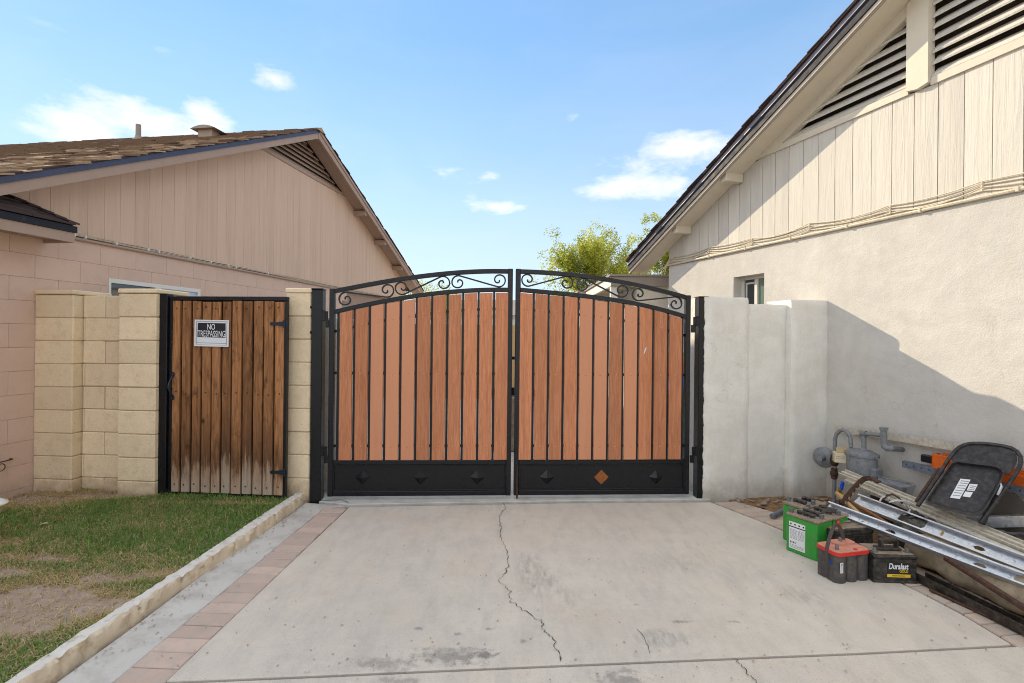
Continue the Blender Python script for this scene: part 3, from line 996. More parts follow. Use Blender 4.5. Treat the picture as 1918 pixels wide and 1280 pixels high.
# ------------------------------------------------------------------ left house
lh = thing('house', 'pinkish tan house with brown shingled gable roof, left of the gates', 'house', LH.M.copy())
OV = .30                                          # rake overhang
x_e, z_e = LH.px(0, 331, -OV)
x_p, z_p = LH.px(598, 243, -OV)
x_r, z_r = LH.px(772, 514, -OV)
m1 = (z_p - z_e) / (x_p - x_e)
m2 = (z_r - z_p) / (x_r - x_p)
_, z_c = LH.px(300, 478)
z_c = (z_c + LH.px(560, 525)[1]) / 2              # conduit height
topL_ = lambda x: z_e + m1 * (x - x_e)            # top of the rake boards, near slope
topR_ = lambda x: z_p + m2 * (x - x_p)
XL0, XR1 = x_e - 1.0, x_r + .9
DEEP = 9.0
roofz = lambda x: min(topL_(x), topR_(x))
TH = .17                                          # rake top down to the underside of the soffit

core = MB()
core.box(XL0 - 3.0, XR1 - .45, .06, DEEP, -.1, z_c - .02)
core.prism([(XL0 - 3, z_c - .02), (XR1 - .45, z_c - .02), (XR1 - .45, roofz(XR1 - .45) - TH), (x_p, z_p - TH - .02), (XL0, topL_(XL0) - TH)], .14, DEEP)
core.build('wall_core', MT['mortar_left'], lh, LH.M)

# window
wx0, wz1 = LH.px(203, 521)
wx1, _ = LH.px(375, 543)
wz0 = 1.25
# block courses
CH = .2032
proto = {}
ncour = int(math.ceil((z_c + .1) / CH))
xs0 = LH.px(-40, 700)[0] - 1.82
for k in range(ncour):
    z0, z1 = z_c - .02 - (k + 1) * CH, z_c - .02 - k * CH
    low = z1 < 1.72
    x = xs0 + (.2032 if k % 2 else 0)
    xend = (LH.px(75, 800)[0] if low else 9.2)
    while x < xend:
        x2 = x + .4064
        a, b = x, x2
        if z1 > wz0 and z0 < wz1 - .03:            # cut round the window
            if a >= wx0 - .02 and b <= wx1 + .02:
                if z1 > wz1 + .01:
                    MB().box(a + .0006, b - .0006, 0, .08, wz1 + .0006, z1 - .0006, .0026).build('block', MT['block_left'], lh, LH.M)
                x = x2
                continue
            if (a < wx0 < b or a < wx1 < b) and z1 > wz1 + .01:
                lo_, hi_ = (wx0, b) if a < wx0 < b else (a, wx1)
                MB().box(lo_ + .0003, hi_ - .0006, 0, .08, wz1 + .0006, z1 - .0006, .0015).build('block', MT['block_left'], lh, LH.M)
            if a < wx0 < b:
                b = wx0
            if a < wx1 < b:
                a = wx1
        if b - a > .05:
            mb = MB().box(a + .0006, b - .0006, random.uniform(-.001, .0006), .08, z0 + .0006, z1 - .0006, .0026)
            mb.build('block', MT['block_left'], lh, LH.M)
        x = x2

# window parts
win = MB()
fw = .045
win.box(wx0, wx1, -.006, .05, wz1 - fw, wz1)
win.box(wx0, wx1, -.006, .05, wz0, wz0 + fw)
win.box(wx0, wx0 + fw * .6, -.006, .05, wz0 + fw, wz1 - fw)
win.box(wx1 - fw, wx1, -.006, .05, wz0 + fw, wz1 - fw)
xm = LH.px(296, 533)[0]
win.box(xm - .03, xm + .03, -.010, .05, wz0 + fw, wz1 - fw)
wn = win.build('window', MT['vinyl'], lh, LH.M)
MB().box(wx0 + fw * .6, xm - .03, .02, .028, wz0 + fw, wz1 - fw).build('pane', MT['glass_dark'], wn, LH.M)
MB().box(xm + .03, wx1 - fw, .012, .02, wz0 + fw, wz1 - fw).build('pane', MT['glass_pale'], wn, LH.M)

# grooved siding, one board after another
GP = .175
bz = z_c + .035
vz = LH.px(570, 322)[1]                            # foot of the louvred vent
vxa, vxb = LH.px(487, 279)[0], LH.px(652, 366)[0]
x = XL0 + .05
under = lambda x: roofz(x) - .06
while x < XR1 - .6:
    a, b = x + .0013, x + GP - .0013
    za, zb = under(a), under(b)
    poly = [(a, bz), (b, bz)]
    if a < x_p < b:
        poly += [(b, zb), (x_p, under(x_p)), (a, za)]
    else:
        poly += [(b, zb), (a, za)]
    if max(za, zb) > vz and vxa - .3 < a and b < vxb + .3:
        # stop at the vent sill
        top = []
        poly = [(a, bz), (b, bz), (b, min(zb, vz)), (a, min(za, vz))]
    if min(za, zb) > bz + .02:
        MB().prism(poly, 0.0, .05).build('siding_board', MT['siding_left'], lh, LH.M)
    x += GP
MB().prism([(XL0, bz - .02), (XR1 - .5, bz - .02), (XR1 - .5, under(XR1 - .5)), (x_p, under(x_p) - .03), (XL0, under(XL0))], .055, .10).build('siding_backing', MT['mortar_left'], lh, LH.M)

# louvred vent
vm = thing('vent', '', '')
del vm['label'], vm['category']
vm.parent = lh
WM[vm.name] = LH.M.copy()
z = vz
sill = MB().box(vxa - .03, vxb + .03, -.018, .03, vz - .035, vz + .02).build('vent_sill', MT['trim_left'], vm, LH.M)
xa_of = lambda z: x_e + (z + .10 - z_e) / m1
xb_of = lambda z: x_p + (z + .10 - z_p) / m2
MB().prism([(xa_of(vz), vz), (xb_of(vz), vz), (x_p, z_p - .15)], .048, .053).build('vent_shade_sheet', MT['dark_void'], vm, LH.M)  # flat dark sheet painted for the unlit attic behind the slats
n = 0
z = vz + .03
while z < z_p - .16:
    a, b = xa_of(z + .03), xb_of(z + .03)
    if b - a < .1:
        break
    mb = MB()
    mb.add([(a, -.012, z), (b, -.012, z), (b, .035, z + .058), (a, .035, z + .058), (a, -.006, z - .008), (b, -.006, z - .008), (b, .041, z + .048), (a, .041, z + .048)],
           [(0, 1, 2, 3), (7, 6, 5, 4), (0, 4, 5, 1), (3, 2, 6, 7), (0, 3, 7, 4), (1, 5, 6, 2)])
    mb.build('slat', MT['trim_left'], vm, LH.M)
    z += .078

# rake boards, drip edge, soffit and lookouts
def rake(xa, za, xb, zb, y0, y1, d0, d1, name, m, M=LH.M, parent=lh):
    """board between depths d0..d1 under the rake line"""
    return MB().prism([(xa, za - d1), (xb, zb - d1), (xb, zb - d0), (xa, za - d0)], y0, y1).build(name, m, parent, M)


XLa = x_e - 1.0
for (xa, xb, f) in [(XLa, x_p, topL_), (x_p, XR1, topR_)]:
    za, zb = f(xa), f(xb)
    first = xa < x_p - .1
    rake(xa, za, xb, zb, -OV - .012, -OV + .03, .0, .055, 'drip_edge', MT['drip_blue'] if first else MT['trim_left'])
    rake(xa, za, xb, zb, -OV + .002, -OV + .036, .057, .15, 'rake_board', MT['trim_left'])
    rake(xa, za, xb, zb, -OV + .037, .0, .06, .085, 'soffit', MT['trim_left'])
    rake(xa, za, xb, zb, -OV - .02, DEEP, -.02, -.002, 'roof_deck', MT['shingle_dark'])
MB().box(x_p - .02, x_p + .02, -OV - .004, -OV + .04, z_p - .165, z_p - .05).build('rake_joint', MT['trim_left'], lh, LH.M)
for px, py in [(677, 402), (714, 458), (746, 507)]:
    lx, lz = LH.px(px, py, -.15)
    lz = topR_(lx)
    mb = MB().box(lx - .05, lx + .05, -OV + .04, .0, lz - .20, lz - .10, .006)
    mb.build('lookout', MT['trim_left'], lh, LH.M)

# shingles of the near slope: each tab its own piece where it shows largest
sl = math.atan(m1)
EXPO, TAB = .115, .175
shp = None
cands = []
ncs = int((x_p - (x_e - .4)) / cos(sl) / EXPO)
for r in range(ncs + 1):
    d = r * EXPO
    xr_ = x_p - d * cos(sl)
    zr_ = z_p - d * sin(sl)
    y = -OV - .03 + (r % 3) * .07 - .10
    while y < 6.6:
        tw = TAB * random.uniform(.55, 1.35)
        cands.append((xr_, max(y, -OV - .035), zr_, y + tw - max(y, -OV - .035)))
        y += tw
roof = bpy.data.objects.new('roof', None)
COL.objects.link(roof)
roof.parent = lh
WM[roof.name] = LH.M.copy()


def shingle_mb(wd, th):
    mb = MB()
    mb.box(-EXPO * 1.0, .02, 0, wd - .006, 0, th)
    return mb


def dist_cam(c):
    return (LH.M @ Vector((c[0], c[1] + c[3] / 2, c[2])) - Vector((0, 0, H))).length


def in_view(c):
    p = LH.M @ Vector((c[0], c[1] + c[3] * .5, c[2]))
    return p.y > .3 and p.x / p.y > -1.06


cands = [c for c in cands if c[3] > .04]
vis = sorted([c for c in cands if in_view(c)], key=dist_cam)
single = vis[:290]
rest = vis[290:] + [c for c in cands if not in_view(c)]
proto_s = None
for c in single:
    tilt = random.uniform(.02, .17)
    if proto_s is None:
        proto_s = shingle_mb(.26, .010).build('shingle', MT['shingle'], roof, LH.M @ Matrix.Translation((c[0], c[1], c[2] + .006)), origin=None)
        me = proto_s.data
        me.transform(Matrix.Translation(proto_s.location) @ Matrix.Identity(4))
        me.transform(Matrix.Translation((-c[0], -c[1], -(c[2] + .006))))
        o = proto_s
    else:
        o = proto_s.copy()
        COL.objects.link(o)
        o.parent = roof
    o.location = (c[0] + random.uniform(-.010, .010), c[1], c[2] + .006)
    o.rotation_euler = (random.uniform(-.02, .02), -sl + tilt * .9, random.uniform(-.02, .02))
    o.scale = (1.12, c[3] / .26, random.uniform(.9, 2.1))
mb = MB()
for c in rest:
    st = len(mb.v)
    mb.box(-EXPO * 1.08, .02, 0, c[3] - .006, 0, .011 * random.uniform(.8, 1.8))
    mb.xf(Matrix.Translation((c[0] + random.uniform(-.01, .01), c[1], c[2] + .006)) @ Matrix.Rotation(-sl + random.uniform(.02, .16), 4, 'Y'), st)
kind(mb.build('shingle_field', MT['shingle'], roof, LH.M), 'stuff')
mb = MB()                                            # ridge caps
y = -OV - .04
while y < 6.6:
    mb.add([(x_p - .14, y, z_p - .14 * m1 + .022), (x_p, y, z_p + .034), (x_p + .14, y, z_p + .14 * m2 + .022), (x_p - .14, y + .26, z_p - .14 * m1 + .012), (x_p, y + .26, z_p + .020), (x_p + .14, y + .26, z_p + .14 * m2 + .012)],
           [(0, 1, 4, 3), (1, 2, 5, 4), (0, 3, 4), (0, 1, 2)])
    y += .2
mb.build('ridge_cap', MT['shingle'], roof, LH.M)
# far slope: the tab ends that show as a thin ragged edge over the rake
mb = MB()
d = 0
while d < (XR1 - x_p) / cos(math.atan(m2)):
    xx = x_p + d * cos(math.atan(m2))
    st = len(mb.v)
    mb.box(0, .15, 0, 1.2, 0, .012)
    mb.xf(Matrix.Translation((xx, -OV - .03 + random.uniform(-.012, .01), topR_(xx) + .004)) @ Matrix.Rotation(-math.atan(m2) - .05, 4, 'Y'), st)
    d += .125
mb.build('shingle_edge', MT['shingle_dark'], roof, LH.M)


def on_roof(px, py):
    a, b = ray(px, py)
    inv = LH.M.inverted()
    o, q = inv @ Vector((0, 0, H)), inv @ Vector((a, 1, H + b))
    q = q - o
    # z = z_e + m1 (x - x_e)
    t = (z_e + m1 * (o.x - x_e) - o.z) / (q.z - m1 * q.x)
    return o + q * t


p = on_roof(259, 264)
pv = MB().lathe([(.040, 0), (.040, .27), (.034, .27), (.034, .2)], (p.x, p.y, p.z), sides=12).build('vent_pipe', MT['trim_brown'], roof, LH.M, smooth=True)
MB().lathe([(.11, -.05), (.075, .02), (.05, .05), (.042, .09)], (p.x, p.y, p.z), sides=12).build('pipe_flashing', MT['trim_brown'], roof, LH.M, smooth=True)
p = on_roof(392, 259)
bv = MB().box(p.x - .09, p.x + .09, p.y - .12, p.y + .12, p.z - .06, p.z + .10)
bv.build('roof_vent', MT['trim_left'], roof, LH.M)
hood = MB()
prof = [(-.21 + .42 * i / 10,   .10 + .05 * (1 - ((i - 5) / 5) ** 2)) for i in range(11)]
vs = [(p.x - .15, p.y + u, p.z + v) for u, v in prof] + [(p.x + .15, p.y + u, p.z + v) for u, v in prof]
hood.add(vs, [(i, i + 1, i + 12, i + 11) for i in range(10)] + [tuple(range(11)), tuple(range(21, 10, -1)), (0, 11, 21, 10)])
hood.build('vent_hood', MT['trim_brown'], roof, LH.M)

# conduit strip along the top of the block wall
ca = LH.px(100, 436)[0]
mb = MB().tube([(ca, -.016, z_c - .012), (XR1 - .5, -.016, z_c - .012)], .015, 8)
cdt = mb.build('conduit', MT['trim_left'], lh, LH.M, smooth=True)
cab = MB()
for j in (0, 1):
    pts = []
    for i in range(60):
        x = ca + i * .14
        if x > XR1 - .6:
            break
        pts.append((x, -.010 - j * .004, z_c + .014 + j * .012 + .005 * sin(x * 2.1 + j)))
    cab.tube(pts, .0045, 5)
cab.build('cable', MT['cable'], lh, LH.M)
clp = MB()
for px in (136, 157, 215, 275, 295, 354, 393, 426, 440, 500):
    x = LH.px(px, 440 + (px - 130) * .196)[0]
    clp.box(x - .008, x + .008, -.026, 0, z_c + .004, z_c + .034)
clp.build('cable_clip', MT['vinyl'], lh, LH.M)

# pent roof over the near part of the wall
PO = -.31
x1, z1 = LH.px(143, 424, PO)
xh, zh = LH.px(16, 370, 0.0)
_, z0b = LH.px(60, 437, PO + .05)
xs = xs0 - 1.0
pent = bpy.data.objects.new('porch_roof', None)
COL.objects.link(pent)
pent.parent = lh
WM[pent.name] = LH.M.copy()
mb = MB()                                             # solid under the shingles
mb.add([(xs, PO, z1 - .02), (x1, PO, z1 - .02), (x1 - .30, -.002, zh - .02), (xs, -.002, zh - .02), (x1, -.002, z1 - .02), (xs, -.002, z1 - .02)],
       [(0, 1, 2, 3), (1, 4, 2), (0, 5, 4, 1), (0, 3, 5), (3, 2, 4, 5)])
mb.build('roof_deck', MT['shingle_dark'], pent, LH.M)
MB().box(xs, x1, PO - .012, PO + .012, z1 - .062, z1 - .006).build('drip_edge', MT['fascia_dark'], pent, LH.M)
MB().box(xs, x1 - .012, PO + .002, PO + .026, z1 - .15, z1 - .064).build('fascia', MT['trim_left'], pent, LH.M)
MB().box(x1 - .03, x1 - .006, PO + .027, -.002, z1 - .15, z1 - .03).build('end_fascia', MT['trim_left'], pent, LH.M)
MB().box(xs, x1 - .032, PO + .03, -.002, z1 - .12, z1 - .105).build('soffit', MT['trim_left'], pent, LH.M)
nsh = 4
for r in range(nsh):
    f0, f1 = r / nsh, (r + 1.12) / nsh
    xx = xs
    while xx < x1 - .04:
        tw = random.uniform(.2, .38)
        a, b = xx, min(xx + tw - .005, x1 + .012)
        y0, y1 = PO - .025 + (-PO) * f0, min(-.004, PO - .02 + (-PO) * f1)
        za, zb = z1 + (zh - z1) * f0, z1 + (zh - z1) * f1
        lim = x1 + .012 - .30 * f0
        b0 = min(b, lim)
        b1 = min(b, lim - .30 * 1.1 / nsh)
        if b0 - a > .03:
            t = .016
            MB().add([(a, y0, za), (b0, y0, za), (max(b1, a), y1, zb), (a, y1, zb), (a, y0, za + t), (b0, y0, za + t), (max(b1, a), y1, zb + t * .5), (a, y1, zb + t * .5)],
                     [(0, 3, 2, 1), (4, 5, 6, 7), (0, 1, 5, 4), (1, 2, 6, 5), (2, 3, 7, 6), (3, 0, 4, 7)]).build('shingle', MT['shingle_dark'], pent, LH.M)
        xx += tw
for r in range(5):                                    # hip caps
    f0, f1 = r / 5, (r + 1.25) / 5
    A = Vector((x1 + .015 - .30 * f0, PO - .02 - PO * f0, z1 + .026 + (zh - z1) * f0))
    B = Vector((x1 + .015 - .30 * f1, PO - .02 - PO * f1, z1 + .018 + (zh - z1) * f1))
    MB().add([A + Vector((-.10, 0, .004)), A, A + Vector((-.02, .09, -.03)), B + Vector((-.10, 0, .0)), B, B + Vector((-.02, .09, -.03)), A + Vector((-.10, 0, -.012)), A + Vector((0, 0, -.016))],
             [(0, 1, 4, 3), (1, 2, 5, 4), (0, 6, 7, 1)]).build('hip_cap', MT['shingle_dark'], pent, LH.M)

# tap pipe with a ring near the foot of the wall, and the chipped plinth
px0, pz0 = LH.px(22, 860, -.02)
px1, pz1 = LH.px(-30, 871, -.02)
tp = MB().tube([(px0, 0, pz0), (px0, -.03, pz0), (px0 - .02, -.04, pz0), (px1, -.045, pz0 - .005)], .005, 8)
tpo = tp.build('pipe', MT['rusty_iron'], lh, LH.M, smooth=True)
rx, rz_ = LH.px(2, 876, -.05)
rg = [(rx + .03 * cos(t * pi / 8), -.05, rz_ + .03 * sin(t * pi / 8)) for t in range(16)]
MB().tube(rg, .004, 6, closed_path=True, up=(0, 1, 0), cap=False).build('hook_ring', MT['rusty_iron'], tpo, LH.M, smooth=True)

# ------------------------------------------------------------------ beige block wall, left of the wooden gate
def zt(px, py, fr, y=0.0):
    return fr.px(px, py, y)[1]


bw = thing('block_wall', 'beige block garden wall with two taller piers, between the left house and the wooden gate', 'wall', BW.M.copy())
TOP = 1.826
RC = .09                                             # how far the middle stands back


def courses(name, segs, x0, x1, y0, y1, parent, ztop, m='block_beige', capz=None):
    """rows of blocks; segs gives the joint positions for odd and even rows"""
    k = 0
    z = -.06
    rowz = [ztop - i * CH for i in range(10)]
    MB().box(x0 + .008, x1 - .008, y0 + .006, y1 - .006, -.1, ztop - .008).build('mortar', MT['mortar_beige'], parent, BW.M)
    for k in range(9):
        z1, z0 = ztop - k * CH, max(ztop - (k + 1) * CH, -.08)
        cuts = [x0] + [x0 + (x1 - x0) * f for f in segs[k % len(segs)]] + [x1]
        for a, b in zip(cuts, cuts[1:]):
            mb = MB().box(a + .002, b - .002, y0 + random.uniform(-.003, .003), y1, z0 + .002, z1 - .0025, .007)
            mb.build('block', MT[m], parent, BW.M)


a0, a1 = BW.px(63, 760)[0], BW.px(135.5, 760)[0]
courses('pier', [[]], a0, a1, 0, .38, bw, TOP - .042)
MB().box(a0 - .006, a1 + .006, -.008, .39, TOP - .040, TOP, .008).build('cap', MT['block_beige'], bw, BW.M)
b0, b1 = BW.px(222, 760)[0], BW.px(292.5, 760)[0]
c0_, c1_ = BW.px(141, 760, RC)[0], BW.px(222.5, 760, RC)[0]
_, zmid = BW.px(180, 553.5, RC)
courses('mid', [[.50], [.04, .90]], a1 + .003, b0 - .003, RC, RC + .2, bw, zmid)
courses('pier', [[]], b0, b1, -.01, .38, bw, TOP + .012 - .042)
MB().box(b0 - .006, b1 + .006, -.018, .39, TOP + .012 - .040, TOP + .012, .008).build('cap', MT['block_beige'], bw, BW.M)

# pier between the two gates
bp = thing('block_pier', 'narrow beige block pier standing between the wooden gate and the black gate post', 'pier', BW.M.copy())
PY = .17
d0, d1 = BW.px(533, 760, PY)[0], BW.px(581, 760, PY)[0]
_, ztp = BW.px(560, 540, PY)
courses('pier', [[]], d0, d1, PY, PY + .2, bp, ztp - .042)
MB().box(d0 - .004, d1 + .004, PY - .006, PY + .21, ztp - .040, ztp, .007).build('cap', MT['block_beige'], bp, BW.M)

# ------------------------------------------------------------------ wooden gate in its steel frame
wg = thing('wooden_gate', 'brown weathered board gate in a black steel frame with a white sign on it', 'gate', BW.M.copy())
GY = .05
jx0, jx1 = BW.px(303.5, 760, GY)[0], BW.px(315, 760, GY)[0]
gx0, gx1 = BW.px(315.5, 760, GY)[0], BW.px(536, 760, GY)[0]
_, gzt = BW.px(420, 555.5, GY)
_, gzb = BW.px(420, 934, GY)
jb = MB().box(jx0 - .02, jx1 - .004, GY - .02, GY + .06, gzb - .03, gzt + .02, .004)
jamb = jb.build('latch_post', MT['iron'], wg, BW.M)
fr = MB()
w_ = .035
fr.box(gx0, gx1, GY, GY + .04, gzt - w_, gzt, .003)
fr.box(gx0, gx1, GY, GY + .04, gzb, gzb + w_ * 1.1, .003)
fr.box(gx0, gx0 + w_ * .7, GY + .001, GY + .039, gzb + w_ * 1.1, gzt - w_, .003)
fr.box(gx1 - w_ * .8, gx1, GY + .001, GY + .039, gzb + w_ * 1.1, gzt - w_, .003)
fr.box(gx0 + .02, gx1 - .02, GY + .024, GY + .038, .92, .96)
fr.build('frame', MT['iron'], wg, BW.M)
MB().box(gx0 + .01, gx1 - .01, GY + .042, GY + .05, gzb + .02, gzt - .02).build('backing_sheet', MT['iron'], wg, BW.M)
bx = [(322.5, 337.5), (340.5, 357), (359.5, 375.5), (377.5, 395), (396.5, 413), (415.5, 432.5), (434, 452.5), (454, 472), (474, 492), (493.5, 512), (513.5, 531.5)]
screws = []
for i, (p0, p1) in enumerate(bx):
    xa, xb = BW.px(p0, 760, GY)[0], BW.px(p1, 760, GY)[0]
    dz = random.uniform(-.006, .006)
    xa, xb = xa + .0035, xb - .0035
    bd = MB().box(xa, xb, GY - .008 + random.uniform(-.003, .003), GY + .018, gzb + w_ * 1.1 + .006, gzt - w_ - .008 + dz, .003)
    b_ = bd.build('board', MT['old_wood'], wg, BW.M)
    sc = MB()
    for zz in (gzb + .11 + random.uniform(-.01, .01), .94 + random.uniform(-.01, .01), gzt - .10 + random.uniform(-.01, .01)):
        sc.lathe([(.0065, -.001), (.0065, -.0035), (.003, -.005), (0, -.005)], ((xa + xb) / 2 + random.uniform(-.01, .01), GY - .009, zz), 'Y', 8)
    sc.build('screw', MT['rusty_iron'], b_, BW.M)

# strap hinges on the right, pull handle on the left
for py in (607, 885.5):
    hx1, hz = BW.px(538, py, GY - .012)
    hx0, _ = BW.px(506, py, GY - .012)
    hm = MB()
    hm.prism([(hx0 + .02, hz - .009), (hx1 - .035, hz - .020), (hx1 - .035, hz + .020), (hx0 + .02, hz + .009)], GY - .017, GY - .011)
    hm.lathe([(.0, 0), (.015, .0005), (.015, -.0065), (0, -.007)], (hx0 + .014, GY - .0105, hz), 'Y', 10)
    hm.box(hx1 - .034, hx1 + .004, GY - .022, GY - .010, hz - .032, hz + .032, .003)
    hm.lathe([(.006, -.032), (.006, .032)], (hx1 - .016, GY - .024, hz), 'Z', 8)
    hm.build('strap_hinge', MT['hinge_iron'], wg, BW.M)
hx, hz0 = BW.px(325.5, 744, GY)
_, hz1 = BW.px(326, 702, GY)
hd = MB()
L = hz1 - hz0
path = [(hx + .004 * sin(t * 9), GY - .010 - .045 * sin(pi * t) ** .7, hz0 + L * t) for t in [i / 14 for i in range(15)]]
hd.tube(path, [.010, .010, .009, .009, .009, .010, .011, .011, .011, .010, .009, .009, .009, .010, .010], 8, up=(1, 0, 0))
for zz, s in ((hz0, -1), (hz1, 1)):
    st = len(hd.v)
    hd.lathe([(0, 0), (.016, 0), (.018, -.005), (.010, -.008), (0, -.008)], (hx, GY - .009, zz + s * .008), 'Y', 10)
hd.lathe([(0, 0), (.010, 0), (.012, -.012), (0, -.022)], (hx + .004, GY - .012, hz1 + .004), 'Y', 10)
hd.build('handle', MT['hinge_iron'], wg, BW.M, smooth=True)

# brick sill under the gate
sl0, sl1 = BW.px(300, 930, -.02)[0], BW.px(545, 930, -.02)[0]
sill = bpy.data.objects.new('gate_sill', None)
COL.objects.link(sill)
sill.matrix_world = BW.M
WM[sill.name] = BW.M.copy()
sill['kind'] = 'structure'
nb_ = 6
for i in range(nb_):
    a = sl0 + (sl1 - sl0) * i / nb_
    MB().box(a + .002, a + (sl1 - sl0) / nb_ - .002, -.03 + random.uniform(-.004, .004), .25, -.08, gzb - .012, .008).build('brick', MT['paver'], sill, BW.M)

# ------------------------------------------------------------------ sign on the wooden gate
SY = GY - .012
q0, q1 = BW.px(365, 599, SY), BW.px(428.5, 649.5, SY)
sg = thing('warning_sign', 'white framed black sign reading NO TRESPASSING on the weathered wooden gate', 'sign', BW.M @ Matrix.Translation(((q0[0] + q1[0]) / 2, SY, q1[1])))
SW_, SH_ = q1[0] - q0[0], q0[1] - q1[1]
S0 = BW.M @ Matrix.Translation((q0[0], SY, q1[1])) @ Matrix.Rotation(.012, 4, 'Y')
MB().box(0, SW_, -.004, 0, 0, SH_, .002).build('panel', MT['sign_white'], sg, S0)
mb = MB()
e = SW_ * .035
for x0, x1, z0, z1 in ((0, SW_, 0, e), (0, SW_, SH_ - e, SH_), (0, e, e, SH_ - e), (SW_ - e, SW_, e, SH_ - e)):
    mb.box(x0, x1, -.008, -.004, z0, z1, .0015)
mb.build('frame', MT['sign_white'], sg, S0)
mb = MB()
mb.box(SW_ * .088, SW_ * .905, -.0052, -.004, SH_ * .345, SH_ * .885)
mb.build('black_field', MT['sign_black'], sg, S0)
mb = MB()
for x0, x1, z0, z1 in ((.06, .94, .125, .140), (.06, .94, .055, .065), (.05, .062, .07, .93), (.935, .945, .07, .93), (.05, .94, .93, .94)):
    mb.box(SW_ * x0, SW_ * x1, -.0048, -.004, SH_ * z0, SH_ * z1)
mb.build('border_line', MT['plate_grey'], sg, S0)
mb = MB()
lettering(mb, 'NO', SW_ * .375, SH_ * .632, SW_ * .225, SH_ * .225, -.0058, .006)
lettering(mb, 'TRESPASSING', SW_ * .098, SH_ * .365, SW_ * .80, SH_ * .235, -.0058, .003)
mb.build('lettering', MT['sign_white'], sg, S0)

# ------------------------------------------------------------------ driveway gate: two leaves
GX = lambda px, py=740, y=0.0: DG.px(px, py, y)[0]
GZ = lambda px, py, y=0.0: DG.px(px, py, y)[1]


def curve_at(pts, x):
    """smooth curve through a few (x, z) points"""
    n = len(pts)
    s = 0.0
    for i in range(n):
        t = pts[i][1]
        for j in range(n):
            if i != j:
                t *= (x - pts[j][0]) / (pts[i][0] - pts[j][0])
        s += t
    return s


